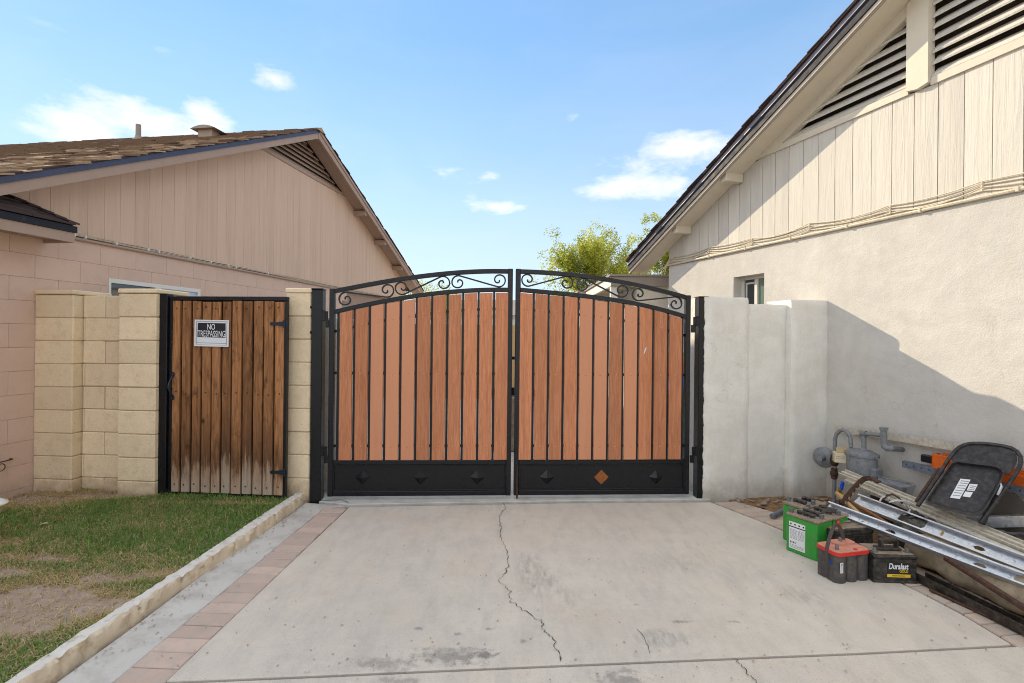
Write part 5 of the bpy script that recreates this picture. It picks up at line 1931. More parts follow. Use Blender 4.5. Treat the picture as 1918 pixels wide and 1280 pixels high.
b = gp(1128, 14)
tree('tree', 'tree with loose yellow-green crown showing above the right gate leaf', b, 4.2,
     [(-.75, 0, 3.75, 1.1, .95, .8), (-.05, 0, 4.15, .8, .85, .66), (-1.3, 0, 3.2, .7, .85, .7), (-.1, 0, 3.4, .8, .9, .8), (-1.1, 0, 2.5, .65, .7, .55), (.40, .2, 3.8, .5, .6, .75), (.5, 0, 3.1, .5, .6, .6)], 26000, 3, (-.0, 0), (.062, .015))
b = gp(1225, 15.5)
tree('tree', 'sparse yellow-green tree partly hidden behind the cream house roof edge', b, 4.6,
     [(-.2, 0, 4.45, .75, .8, .75), (.4, 0, 4.9, .65, .7, .65), (-.5, 0, 3.7, .5, .7, .6), (.5, 0, 4.1, .7, .8, .8), (-.35, 0, 3.0, .5, .7, .6)], 19000, 5, (.1, 0), (.062, .015))
b = gp(826, 19)
tree('tree', 'small far green tree peeping over the gate beside the tan house roof', b, 3.2,
     [(-.4, 0, 3.05, 1.1, .9, .42), (.0, 0, 2.5, .9, .9, .5)], 4500, 9, (0, 0), (.075, .02))

# ------------------------------------------------------------------ what shows through the gaps of the gate
yf = thing('rear_fence', 'tan board fence at the far end of the back yard, seen between the gate leaves', 'fence', spot((0, 12.0, 0)))
MB().box(-5.5, 4.0, 12.02, 12.06, .2, .3).build('rail', MT['tan_wood'], yf)
proto_b = None
for i in range(64):
    x = -5.4 + i * .147
    if proto_b is None:
        proto_b = MB().box(-.069, .069, 12.0 - .01, 12.01, -.05, 1.72, .004).xf(Matrix.Translation((x, 0, 0))).build('board', MT['tan_wood'], yf)
    else:
        put_copy(proto_b, yf, (proto_b.location.x + i * .147, proto_b.location.y, proto_b.location.z + random.uniform(-.02, .02)))
# neighbouring roof beyond the fence
nbh = thing('house', 'far pale house with grey roof, glimpsed in the slit between the gate leaves', 'house', spot((.4, 26, 0)))
MB().box(-4, 3, 26, 32, -.05, 2.5).build('wall', MT['stucco'], nbh)
MB().add([(-4.4, 25.6, 2.5), (3.4, 25.6, 2.5), (3.4, 29, 3.5), (-4.4, 29, 3.5), (-4.4, 32.4, 2.5), (3.4, 32.4, 2.5)], [(0, 1, 2, 3), (3, 2, 5, 4), (0, 3, 4), (1, 5, 2)]).build('roof', MT['trim_brown'], nbh)

# things stored behind the gate
bn = thing('wheelie_bin', 'teal plastic bin standing behind the hinge side of the gate near the stucco wall', 'bin', spot(at(1296, 630, 5.5).to_2d().to_3d()))
c = at(1288, 630, 5.55)
mb = MB()
mb.add([(c.x - .24, 5.35, 0), (c.x + .24, 5.35, 0), (c.x + .24, 5.85, 0), (c.x - .24, 5.85, 0), (c.x - .30, 5.28, .86), (c.x + .30, 5.28, .86), (c.x + .30, 5.92, .86), (c.x - .30, 5.92, .86)],
       [(0, 3, 2, 1), (4, 5, 6, 7), (0, 1, 5, 4), (1, 2, 6, 5), (2, 3, 7, 6), (3, 0, 4, 7)])
mb.build('body', MT['teal'], bn)
mb = MB().box(c.x - .31, c.x + .31, 5.27, 5.93, .862, .91, .02)
mb.build('lid', MT['teal'], bn)
tp_ = thing('tarp', 'crumpled blue tarp lying on the teal bin behind the gate', 'tarp', spot((c.x, 5.55, .91)))
mb = MB()
N = 16
vs = [(c.x - .29 + .58 * i / N, 5.28 + .6 * j / N, .92 + .10 * (1 + mnoise.fractal(Vector((i * .4, j * .4, 3)), 1, 2, 3)) * sin(pi * i / N) ** .5 * sin(pi * j / N) ** .5) for j in range(N + 1) for i in range(N + 1)]
mb.add(vs, [(j * (N + 1) + i, j * (N + 1) + i + 1, (j + 1) * (N + 1) + i + 1, (j + 1) * (N + 1) + i) for j in range(N) for i in range(N)])
mb.build('sheet', MT['blue'], tp_, smooth='all')
bxs = thing('cardboard_box', 'orange and white cardboard box behind the gate above the blue tarp', 'box', spot((c.x + .06, 6.3, 0)))
MB().box(c.x - .25, c.x + .35, 6.1, 6.5, 0, .94, .006).build('stand', MT['tan_wood'], bxs)
MB().box(c.x - .22, c.x + .32, 6.12, 6.48, .942, 1.16, .004).build('box', MT['orange'], bxs)
MB().box(c.x - .22, c.x + .32, 6.12, 6.48, 1.162, 1.30, .004).build('lid', MT['cardboard'], bxs)
# trolley wheel seen in the slit between the leaves
p = at(961, 700, 6.6)
tw = thing('garden_cart', 'black wheeled cart behind the slit where the gate leaves meet', 'cart', spot((p.x, 6.6, 0)))
mb = MB()
mb.sweep([(-.02, -.02), (.02, -.02), (.02, .02), (-.02, .02)], [(p.x + .22 * cos(a * pi / 12), 6.6, .98 + .2 * sin(a * pi / 12)) for a in range(24)], up=(0, 1, 0), closed_path=True, cap=False)
mb.build('wheel', MT['iron'], tw)
MB().box(p.x - .3, p.x + .3, 6.55, 6.65, .70, .78).build('bar', MT['iron'], tw)
MB().box(p.x - .25, p.x + .25, 6.5, 6.9, .0, .68, .01).build('body', MT['cloth_tan'], tw)

# a broad-leaved plant by the left hinge
pl = thing('potted_plant', 'plant with broad green leaves seen past the left gate hinge', 'plant', spot(at(622, 630, 5.0).to_2d().to_3d()))
p = at(622, 630, 5.0)
st = MB().tube([(p.x - .1, 5.0, 0), (p.x - .08, 5.02, .5), (p.x - .04, 5.0, 1.05)], [.012, .010, .005], 6)
st.build('stem', MT['bark'], pl)
for (px, py, an, L) in [(620, 702, .5, .11), (630, 728, -.9, .13), (612, 760, 2.4, .12), (640, 690, .9, .1)]:
    q = at(px, py, 5.0)
    d = Vector((cos(an), .25, -.6 if an < 0 else -.5)).normalized()
    s = Vector((-d.z, 0, d.x)).normalized()
    mb = MB()
    vs = []
    for i in range(7):
        u = i / 6
        wd = L * .27 * sin(pi * (u * .9 + .08)) ** .8
        cc = q + d * L * (u - .4) + Vector((0, 0, -.03 * u * u))
        vs += [cc - s * wd, cc + Vector((0, .008, 0)), cc + s * wd]
    mb.add(vs, [(i * 3 + j, i * 3 + j + 1, i * 3 + j + 4, i * 3 + j + 3) for i in range(6) for j in range(2)])
    mb.build('leaf', MT['leaf_green'], pl, smooth='all')

# whitewashed side wall of the left house's back yard, just inside the gate
bk = thing('yard_wall', 'pale grey wall just behind the left gate hinge', 'wall', spot((-1.75, 5.4, 0)))
MB().box(-1.95, -1.62, 4.74, 5.6, -.05, 1.62, .01).build('face', MT['stucco_fence'], bk)

# ------------------------------------------------------------------ batteries on the right edge of the drive
def label_print(mb, x0, x1, z0, z1, y, rows_, seed=1):
    """lines of small illegible print, as thin bars"""
    rnd = random.Random(seed)
    h = (z1 - z0) / rows_
    for r in range(rows_):
        z = z1 - (r + .7) * h
        x = x0
        while x < x1 - .002:
            w = rnd.uniform(.004, .018)
            mb.box(x, min(x + w, x1), y - .0002, y, z, z + h * .42)
            x += w + rnd.uniform(.002, .005)


def golf_battery(label, P, rz, L=.25, W=.175, Hh=.255, with_label=True, caps=True):
    M = spot(P, rz)
    t = thing('battery', label, 'battery', M, 'green batteries on the drive edge')
    mb = MB().box(0, L, 0, W, 0, Hh * .93, .006)
    mb.build('case', MT['green'], t, M)
    MB().box(-.004, L + .004, -.004, W + .004, Hh * .932, Hh, .005).build('lid', MT['dust_top'], t, M)
    for s in (0, 1):
        mb = MB()
        y = W * (.30 if s == 0 else .70)
        mb.box(L * .22, L * .80, y - .012, y + .012, Hh + .010, Hh + .026, .006)
        for k in range(3):
            mb.lathe([(.016, 0), (.016, .016), (.012, .022), (0, .022)], (L * (.30 + .2 * k), y, Hh), 'Z', 10)
        mb.build('vent_cap', MT['black_plastic'], t, M)
    for x, y in ((L * .08, W * .2), (L * .9, W * .5)):
        mb = MB()
        mb.box(x - .012, x + .012, y - .010, y - .004, Hh, Hh + .030, .002)
        mb.box(x - .012, x + .012, y + .004, y + .010, Hh, Hh + .030, .002)
        mb.lathe([(.013, 0), (.012, .012), (.006, .014), (.006, .024), (0, .024)], (x, y, Hh), 'Z', 8)
        mb.build('terminal', MT['lead'], t, M)
    if with_label:
        lb = MB().box(L * .10, L * .62, -.0012, .0, Hh * .10, Hh * .80, .0005).build('label', MT['paper'], t, M)
        mb = MB()
        label_print(mb, L * .13, L * .36, Hh * .36, Hh * .62, -.0014, 9, 3)
        label_print(mb, L * .39, L * .60, Hh * .36, Hh * .62, -.0014, 9, 4)
        label_print(mb, L * .13, L * .58, Hh * .13, Hh * .22, -.0014, 3, 5)
        mb.build('print', MT['print_grey'], lb, M)
        mb = MB().box(L * .10, L * .62, -.0016, -.0014, Hh * .66, Hh * .685)
        for k in range(4):
            mb.lathe([(.006, -.0017), (0, -.0017)], (L * (.16 + .135 * k), 0, Hh * .74), 'Y', 10)
            mb.box(L * (.14 + .05 * k), L * (.14 + .05 * k) + .006, -.0017, -.0014, Hh * .25, Hh * .29)
        mb.build('symbol', MT['print_black'], lb, M)
    return t


P0 = G(1531, 1053)
e1 = (G(1472, 1030) - P0).normalized()
rzA = math.atan2(-e1.y, -e1.x)                        # local x runs from the far end of the label side to the near corner
LA = (G(1472, 1030) - P0).length
WA = .165
e2 = Vector((-sin(rzA), cos(rzA), 0))
golf_battery('green battery with a white printed label, nearest to the open drive', P0 + e1 * LA, rzA, LA, WA, .262)
golf_battery('green battery tucked behind the labelled one, its right half under the steel channels', P0 + e1 * LA * .96 + e2 * (WA + .012), rzA, LA, WA, .262, False)
pc_ = G(1465, 1010)
golf_battery('green battery at the back left of the row, half hidden by the labelled one', pc_ + Vector((.004, .004, 0)), rzA, .165, .25, .275, False)


def strap(path, name, parent, wd=.011, th=.0022):
    MB().sweep([(-wd, -th), (wd, -th), (wd, th), (-wd, th)], path, up=(0, 1, 0)).build(name, MT['strap'], parent, smooth=True)


# red-topped spiral battery
cD = Vector((2.055, 3.165, 0))
rzD = R(14)
MD = spot(cD, rzD)
L, W, Hh = .245, .165, .205
bt = thing('battery', 'grey six-cell battery with a dusty red lid and a brown carrying strap', 'battery', MD, 'loose car batteries')
outl = []
r = L / 6
for k in range(3):
    for a in range(-90, 91, 15):
        if k < 2 and a > 78 or k > 0 and a < -78:
            continue
        outl.append((-L / 2 + r + 2 * r * k + r * 1.02 * sin(R(a)), -W / 2 + .030 - .030 * cos(R(a))))
side = [(L / 2, 0)]
outl2 = outl + [(L / 2 - .000, -.01), (L / 2 - .008, 0), (L / 2, .01)] + [(-x, -y) for x, y in outl] + [(-L / 2, .01), (-L / 2 + .008, 0), (-L / 2, -.01)]
MB().slab(outl2, .0, Hh - .042).build('case', MT['grey_plastic'], bt, MD, smooth=True)
lidp = [(-L / 2 - .003 + dx, -W / 2 - .003 + dy) for dx, dy in ((.03, 0), (L - .024, 0))]


def rrect(x0, x1, y0, y1, r, n=5):
    p = []
    for cx, cy, a0 in ((x1 - r, y0 + r, -90), (x1 - r, y1 - r, 0), (x0 + r, y1 - r, 90), (x0 + r, y0 + r, 180)):
        for i in range(n + 1):
            a = R(a0 + 90 * i / n)
            p.append((cx + r * cos(a), cy + r * sin(a)))
    return p


MB().slab(rrect(-L / 2 - .004, L / 2 + .004, -W / 2 - .004, W / 2 + .004, .035), Hh - .042, Hh - .022).build('lid', MT['red'], bt, MD, smooth=True)
MB().slab(rrect(-L / 2, L / 2, -W / 2, W / 2, .033), Hh - .022, Hh - .019).build('lid_top', MT['red_dusty'], bt, MD)
MB().slab(rrect(-L * .15, L / 2 - .012, W * .02, W / 2 - .006, .02), Hh - .019, Hh - .008).build('lid_step', MT['red_dusty'], bt, MD)
for x, y in ((-L * .33, -W * .22), (L * .12, W * .28)):
    MB().lathe([(.011, Hh - .02), (.009, Hh + .012), (.007, Hh + .014), (0, Hh + .014)], (x, y, 0), 'Z', 12).build('terminal', MT['lead'], bt, MD, smooth=True)
for x, y in ((L * .40, W * .12), (L * .12, -W * .38)):
    MB().lathe([(.011, Hh - .019), (.011, Hh - .014), (.006, Hh - .015), (0, Hh - .016)], (x, y, 0), 'Z', 10).build('plug', MT['red'], bt, MD)
MB().lathe([(.010, -L / 2 - .002), (0, -L / 2 - .002)], (0, -W * .2, Hh * .55), 'X', 12).build('sticker', MT['blue'], bt, MD)
lb = MB().box(-L * .44, -L * .35, -W / 2 - .0035, -W / 2 - .002, Hh * .32, Hh * .62).build('label', MT['paper'], bt, MD)
mb = MB()
label_print(mb, -L * .43, -L * .36, Hh * .34, Hh * .5, -W / 2 - .0038, 5, 8)
mb.box(-L * .42, -L * .37, -W / 2 - .0039, -W / 2 - .0036, Hh * .52, Hh * .60)
mb.build('print', MT['print_grey'], lb, MD)
pts = []
for i in range(25):
    u = i / 24
    x = -L * .54 + L * .86 * u
    z = Hh * .62 + (Hh * .88) * sin(pi * (u * .86 + .07)) ** .75
    pts.append(MD @ Vector((x, -W * .08 + W * .46 * u, z)))
pts = [MD @ Vector((-L * .52, -W * .08, Hh * .12)), MD @ Vector((-L * .535, -W * .08, Hh * .4))] + pts + [MD @ Vector((L * .33, W * .40, Hh * .9))]
strap(pts, 'strap', bt)

# black battery with the yellow and white print
gE = G(1637, 1091)
gE2 = G(1718, 1093.5)
rzE = math.atan2(gE2.y - gE.y, gE2.x - gE.x)
ME = spot(gE, rzE)
L, W, Hh = (gE2 - gE).length, .175, .165
be = thing('battery', 'black battery with white and yellow lettering and a folding carry handle', 'battery', ME, 'loose car batteries')
MB().box(0, L, 0, W, 0, Hh * .86, .006).build('case', MT['black_plastic'], be, ME)
MB().box(-.006, L + .006, -.006, W + .006, -.0, .014, .004).build('foot', MT['black_plastic'], be, ME)
MB().box(-.003, L + .003, -.003, W + .003, Hh * .862, Hh, .006).build('lid', MT['black_plastic'], be, ME)
MB().box(.012, L - .012, .010, W - .006, Hh + .0005, Hh + .004, .001).build('lid_dust', MT['dust_top'], be, ME)
MB().box(L * .22, L * .80, W * .30, W * .62, Hh + .0045, Hh + .022, .006).build('vent_cover', MT['black_plastic'], be, ME)
hp = [Vector((L * .34, W * .42, Hh + .01)), Vector((L * .34, W * .42, Hh + .062)), Vector((L * .37, W * .42, Hh + .068)), Vector((L * .67, W * .42, Hh + .068)), Vector((L * .70, W * .42, Hh + .062)), Vector((L * .70, W * .42, Hh + .01))]
MB().sweep([(-.006, -.016), (.006, -.016), (.006, .016), (-.006, .016)], hp, up=(0, 1, 0)).build('handle', MT['black_plastic'], be, ME)
for x, m_ in ((L * .12, 'lead'), (L * .88, 'lead')):
    MB().lathe([(.018, Hh + .003), (.018, Hh + .010), (.010, Hh + .011), (.009, Hh + .026), (0, Hh + .027)], (x, W * .25, 0), 'Z', 12).build('terminal', MT[m_], be, ME, smooth=True)
lb = MB().box(L * .30, L * .84, -.0012, .0004, Hh * .30, Hh * .74).build('label', MT['print_black'], be, ME)
mb = MB()
lettering(mb, 'Duralast', L * .335, Hh * .50, L * .45, Hh * .22, -.0020, .03, 0, .12)
mb.build('lettering', MT['paper'], lb, ME)
mb = MB()
lettering(mb, 'GOLD', L * .585, Hh * .385, L * .20, Hh * .10, -.0020, .02)
mb.box(L * .30, L * .84, -.0018, -.0013, Hh * .21, Hh * .32)
mb.build('yellow_band', MT['yellow'], lb, ME)
mb = MB()
for k in range(12):
    mb.box(L * (.42 + .024 * k), L * (.42 + .024 * k) + .0036, -.0022, -.0019, Hh * .245, Hh * .285)
mb.build('band_print', MT['print_black'], lb, ME)

# black battery at the back, red cap on one terminal
MFm = spot(Vector((2.115, 3.37, 0)), R(10))
bf = thing('battery', 'low black battery with a red terminal cap, behind the two front ones', 'battery', MFm, 'loose car batteries')
L, W, Hh = .32, .175, .205
MB().box(0, L, 0, W, 0, Hh * .8, .006).build('case', MT['black_plastic'], bf, MFm)
MB().box(-.003, L + .003, -.003, W + .003, Hh * .802, Hh, .006).build('lid', MT['black_plastic'], bf, MFm)
MB().box(.01, L - .01, .008, W - .008, Hh + .0005, Hh + .004, .001).build('lid_dust', MT['dust_top'], bf, MFm)
MB().box(L * .38, L * .74, W * .52, W * .85, Hh + .0045, Hh + .018, .005).build('vent_cover', MT['dust_top'], bf, MFm)
MB().lathe([(.022, Hh + .003), (.022, Hh + .008), (.013, Hh + .009), (.012, Hh + .032), (.008, Hh + .038), (0, Hh + .038)], (L * .30, W * .30, 0), 'Z', 12).build('terminal_cap', MT['red'], bf, MFm, smooth=True)
MB().lathe([(.024, Hh + .003), (.024, Hh + .008), (.010, Hh + .009), (.009, Hh + .026), (0, Hh + .027)], (L * .88, W * .3, 0), 'Z', 12).build('terminal', MT['lead'], bf, MFm, smooth=True)
strap([MFm @ Vector((L * (.02 + .62 * u), W * (.9 - .3 * u), Hh * .8 + .13 * sin(pi * min(1, u * 1.02)) ** .7)) for u in [i / 20 for i in range(21)]], 'strap', bf, .010)

# ------------------------------------------------------------------ gas meter
RW = lambda px, py, y: RH.w(RH.px(px, py, y)[0], y, RH.px(px, py, y)[1])
gm = thing('gas_meter', 'grey gas meter with regulator, valve and looped pipes by the corner of the walls', 'gas meter', spot((RW(1605, 930, -.20).x, RW(1605, 930, -.20).y, 0)))
yy = -.20
pr_ = .0165
up_ = [RW(1562, 950, yy), RW(1563, 900, yy), RW(1563.5, 840, yy), RW(1564, 823, yy), RW(1567, 813, yy), RW(1573, 807, yy), RW(1579, 806, yy), RW(1585, 808, yy), RW(1590, 813, yy), RW(1593, 822, yy), RW(1594, 838, yy)]
MB().tube(up_, pr_, 10).build('riser', MT['meter_grey'], gm, smooth=True)
mb = MB()
p = RW(1563, 862, yy)
mb.lathe([(.020, -.05), (.030, -.04), (.034, 0), (.030, .04), (.020, .05)], tuple(p), 'Z', 10)
p = RW(1562.5, 887, yy)
mb.lathe([(.018, -.05), (.026, -.045), (.026, -.02), (.034, -.012), (.034, .012), (.026, .02), (.026, .045), (.018, .05)], tuple(p), 'Z', 10)
mb.build('valve', MT['rusty_iron'], gm, smooth=True)
mb = MB()
p = RW(1543, 857, yy)
st = len(mb.v)
mb.lathe([(0, -.055), (.026, -.055), (.028, -.020), (.060, -.016), (.088, .0), (.094, .004), (.094, .012), (.084, .016), (.045, .034), (.022, .045), (.02, .09), (0, .09)], (0, 0, 0), 'X', 24)
mb.xf(Matrix.Translation(p) @ Matrix.Rotation(R(38), 4, 'Z') @ Matrix.Scale(1.0, 4), st)
st = len(mb.v)
mb.lathe([(0, -.08), (.020, -.08), (.020, .0)], (0, 0, 0), 'X', 12)
mb.xf(Matrix.Translation(p + Vector((-.015, -.02, .0))) @ Matrix.Rotation(R(38), 4, 'Z'), st)
mb.build('regulator', MT['meter_grey'], gm, smooth=True)
mb = MB()
c = RW(1614, 870, yy)
st = len(mb.v)
rot = Matrix.Translation(c) @ Matrix.Rotation(math.atan2(RH.d.y, RH.d.x), 4, 'Z')
mb.lathe([(.0, -.15), (.085, -.15), (.115, -.13), (.118, -.02), (.120, .065), (.118, .072)], (0, 0, 0), 'Z', 22)
mb.xf(rot @ Matrix.Diagonal((1, .8, 1, 1)), st)
mb.build('meter_body', MT['meter_grey'], gm, smooth=True)
mb = MB()
st = len(mb.v)
mb.lathe([(.116, .073), (.132, .075), (.132, .092), (.118, .098), (.085, .118), (0, .125)], (0, 0, 0), 'Z', 22)
for k in range(10):
    a = k * pi / 5
    mb.lathe([(.008, .066), (.008, .1), (0, .102)], (.125 * cos(a), .125 * sin(a), 0), 'Z', 6)
mb.xf(rot @ Matrix.Diagonal((1, .8, 1, 1)), st)
mb.build('meter_lid', MT['meter_grey'], gm, smooth=True)
for px in (1594.5, 1618):
    p = RW(px, 842, yy)
    MB().lathe([(.020, -.03), (.030, -.022), (.030, -.002), (.022, .006), (.018, .014)], tuple(p), 'Z', 8).build('union_nut', MT['meter_grey'], gm)
mb = MB().box(.1, .15, -.05, .05, -.13, .0, .012)
mb.xf(rot)
mb.build('side_case', MT['meter_grey'], gm)
out_ = [RW(1618, 842, yy), RW(1618, 824, yy), RW(1618, 815, yy)]
MB().tube(out_, .0185, 10).build('outlet_pipe', MT['meter_grey'], gm, smooth=True)
mb = MB().tube([RW(1616, 812.5, yy), RW(1630, 813.5, yy), RW(1652, 815.5, yy)], .0175, 10)
mb.tube([RW(1613, 812, yy), RW(1623, 813, yy)], .025, 10)
mb.tube([RW(1655.5, 804, yy), RW(1655.5, 830, yy)], .024, 10)
mb.tube([RW(1655.5, 805, yy), RW(1655.5, 801, yy)], .030, 8)
mb.tube([RW(1655.5, 826, yy), RW(1657, 836, yy), RW(1662, 840, yy), RW(1668, 840.5, yy), RW(1690, 842, -.005)], [.022, .027, .027, .023, .02], 10)
mb.build('outlet_tee', MT['meter_grey'], gm, smooth=True)
# small box pushed onto the pipe
q = RW(1573, 856, yy - .06)
sb = thing('small_box', 'small cream and brown cardboard box hung on the gas meter', 'box', spot((q.x, q.y, q.z - .05)))
Ms = Matrix.Translation(q) @ Matrix.Rotation(R(-20), 4, 'Z')
mb = MB().box(-.045, .055, -.035, .045, -.045, .04, .003)
mb.build('carton', MT['pot'], sb, Ms)
mb = MB().box(.056, .095, -.034, .044, -.045, .038, .004)
mb.build('end_flap', MT['rust'], sb, Ms)
mb = MB().add([(-.035, -.03, .041), (.05, -.03, .041), (.07, .05, .075), (-.02, .05, .065), (-.035, -.03, .046), (.05, -.03, .046), (.07, .05, .08), (-.02, .05, .07)],
              [(0, 3, 2, 1), (4, 5, 6, 7), (0, 1, 5, 4), (1, 2, 6, 5), (2, 3, 7, 6), (3, 0, 4, 7)])
mb.build('flap', MT['cardboard'], sb, Ms)
mb = MB()
label_print(mb, -.035, .03, -.015, .015, -.0355, 2, 12)
mb.build('print', MT['print_grey'], sb, Ms)

# plastic valve standing behind the batteries
q = RW(1574, 930, -.42)
vv = thing('plastic_valve', 'yellow elbow valve with a blue stub pipe behind the batteries', 'valve', spot((q.x, q.y, 0)))
MB().tube([(q.x, q.y, 0), (q.x, q.y, q.z - .03)], .012, 8).build('stem', MT['bronze'], vv)
MB().tube([RW(1582, 931, -.42), RW(1573, 926, -.42), RW(1572, 920, -.42), RW(1574, 915, -.42)], [.018, .020, .017, .020], 10).build('elbow', MT['brass'], vv, smooth=True)
MB().tube([RW(1575.5, 917, -.42), RW(1578.5, 903, -.42)], .0145, 10).build('stub_pipe', MT['blue'], vv, smooth=True)


# ------------------------------------------------------------------ heap of channels, rails and pipes
def basis(p0, p1, roll=0.0):
    """frame with x along the piece, z up (rolled about x)"""
    x = (Vector(p1) - Vector(p0)).normalized()
    y = Vector((0, 0, 1)).cross(x).normalized()
    z = x.cross(y)
    M = Matrix(((x.x, y.x, z.x, p0[0]), (x.y, y.y, z.y, p0[1]), (x.z, y.z, z.z, p0[2]), (0, 0, 0, 1)))
    return M @ Matrix.Rotation(roll, 4, 'X')


def steel_channel(label, p0, p1, ext, web, fl, roll, knock, chev=True, group='galvanised steel channels in the heap'):
    M = basis(p0, p1, roll)
    Ln = (Vector(p1) - Vector(p0)).length * ext
    t = thing('steel_channel', label, 'metal channel', M, group)
    h = web / 2
    th = .0012
    # web, cut round the knock-outs
    mb = MB()
    xs = [0.0]
    for k in knock:
        xs += [k - .032, k + .032]
    xs.append(Ln)
    for i in range(0, len(xs), 2):
        mb.box(xs[i], xs[i + 1], -h, h, 0, th)
    for k in knock:
        a, b = k - .032, k + .032
        mb.box(a, b, -h, -.014, 0, th)
        mb.box(a, b, .014, h, 0, th)
        mb.add([(a, -.014, 0), (a + .018, -.014, 0), (a, 0, 0), (a + .018, .014, 0), (a, .014, 0)], [(0, 1, 2), (2, 3, 4)])
        mb.add([(b, -.014, 0), (b - .018, -.014, 0), (b, 0, 0), (b - .018, .014, 0), (b, .014, 0)], [(0, 2, 1), (2, 4, 3)])
    mb.build('web', MT['galv'], t, M)
    for s in (-1, 1):
        mb = MB()
        prof = [(s * h, 0), (s * (h + th), 0), (s * (h + th), fl), (s * (h - .010), fl), (s * (h - .010), fl - th), (s * h, fl - th), (s * h, fl * .62), (s * (h - .002), fl * .52), (s * h, fl * .42)]
        vs = [(0, y, z) for y, z in prof] + [(Ln, y, z) for y, z in prof]
        n = len(prof)
        mb.add(vs, [(i, (i + 1) % n, (i + 1) % n + n, i + n) for i in range(n)] + [tuple(range(n))])
        mb.build('flange', MT['galv'], t, M)
    if chev:
        mb = MB()
        x = .10
        while x < Ln - .05:
            if all(abs(x - k) > .08 for k in knock):
                d = .012
                mb.add([(x, -d, th), (x + .013, 0, th), (x, d, th), (x - .004, d, th + .003), (x + .009, 0, th + .003), (x - .004, -d, th + .003)], [(0, 1, 4, 5), (1, 2, 3, 4)])
            x += .062
        kind(mb.build('embossing', MT['galv'], t, M), 'stuff')
    return t


steel_channel('bright steel channel with cut-outs, lowest and nearest of the heap, lying across the batteries', at(1549, 951, 3.72), at(1918, 1091, 2.72), 1.5, .076, .030, R(34), [.43, .90], True)
steel_channel('wider bright steel channel behind the nearest one, speckled, its end up by the gas meter', at(1602, 938, 3.85), at(1918, 1060, 2.88), 1.35, .098, .030, R(34), [.80], True)


def rail(name, label, p0, p1, ext, prof, m, roll=0.0, group=None, cat='rail', holes=None):
    M = basis(p0, p1, roll)
    Ln = (Vector(p1) - Vector(p0)).length * ext
    t = thing(name, label, cat, M, group)
    n = len(prof)
    vs = [(0, y, z) for y, z in prof] + [(Ln, y, z) for y, z in prof]
    MB().add(vs, [(i, (i + 1) % n, (i + 1) % n + n, i + n) for i in range(n)] + [tuple(range(n - 1, -1, -1)), tuple(range(n, 2 * n))]).build('bar', m, t, M)
    if holes:
        y, z, r, step = holes
        mb = MB()
        x = step * .6
        while x < Ln - step * .3:
            mb.lathe([(r, -.0006), (0, -.0006)], (x, y, z), 'Y', 8)
            x += step
        kind(mb.build('hole', MT['dark_void'], t, M), 'stuff')  # flat dark discs painted where the bar would be open
    return t


def ridged(w, h, n):
    p = [(-w / 2, 0), (w / 2, 0), (w / 2, h)]
    for i in range(n):
        a = w / 2 - w * (i + .3) / n
        b = w / 2 - w * (i + .7) / n
        p += [(a + w * .1 / n, h), (a, h * .55), (b, h * .55), (b - w * .1 / n, h)]
    p += [(-w / 2, h)]
    return p


rail('aluminium_rail', 'long cream ridged rail sloping down from the gas meter, topmost of the heap', at(1578, 889, 4.15), at(1918, 1030, 2.98), 1.3, ridged(.075, .032, 2), MT['alu'], R(20), 'cream aluminium rails')
rail('aluminium_rail', 'thin cream rail with a row of holes, just under the topmost ridged rail', at(1586, 903, 4.08), at(1918, 1046, 2.93), 1.3, [(-.02, 0), (.02, 0), (.02, .018), (.004, .018), (.004, .026), (-.02, .026)], MT['alu'], R(18), 'cream aluminium rails', holes=(-.0202, .014, .0035, .04))
a_, b_ = RW(1562, 808, -.045), RW(1800, 851, -.045)
rail('aluminium_rail', 'cream rail leaning flat on the stucco wall behind the gas meter pipes', a_, b_, 1.25, [(-.008, 0), (.008, 0), (.008, .05), (.002, .05), (.002, .008), (-.002, .008), (-.002, .05), (-.008, .05)], MT['alu'], 0, 'cream aluminium rails')
a_, b_ = RW(1602, 813, -.075), RW(1800, 847, -.075)
rail('aluminium_rail', 'shorter cream rail leaning against the wall in front of the longer leaning rail', a_, b_, 1.2, [(-.008, 0), (.012, 0), (.012, .012), (.004, .016), (.004, .05), (.012, .056), (-.008, .060)], MT['alu'], 0, 'cream aluminium rails')
rail('copper_tube', 'thin brown tube lying under the wide steel channel', at(1588, 936, 3.80), at(1700, 1003, 3.30), 1.1, [(.010 * cos(a * pi / 4), .010 * sin(a * pi / 4)) for a in range(8)], MT['copper'], 0, None, 'pipe')
rail('rusty_pipe', 'rust brown pipe sloping across the canvas roll', at(1772, 1046, 2.93), at(1918, 1139, 2.48), 1.3, [(.0165 * cos(a * pi / 5), .0165 * sin(a * pi / 5)) for a in range(10)], MT['rusty_iron'], 0, None, 'pipe')
g0, g1 = G(1719, 1090), G(1918, 1191)
rail('bronze_track', 'dark bronze track lying on the ground along the dusty paver band', g0 + Vector((.02, 0, .004)), g1 + Vector((.02, 0, .004)), 1.5, [(-.035, 0), (.035, 0), (.035, .052), (.028, .052), (.028, .008), (-.028, .008), (-.028, .052), (-.035, .052)], MT['bronze'], 0, None, 'metal track')
g0, g1 = G(1742, 1108), G(1876, 1170)
rail('dark_rod', 'thin dark rod lying on the pavers in front of the bronze track', g0 + Vector((0, 0, .009)), g1 + Vector((0, 0, .009)), 1.0, [(.009 * cos(a * pi / 4), .009 * sin(a * pi / 4)) for a in range(8)], MT['rusty_iron'], 0, None, 'rod')
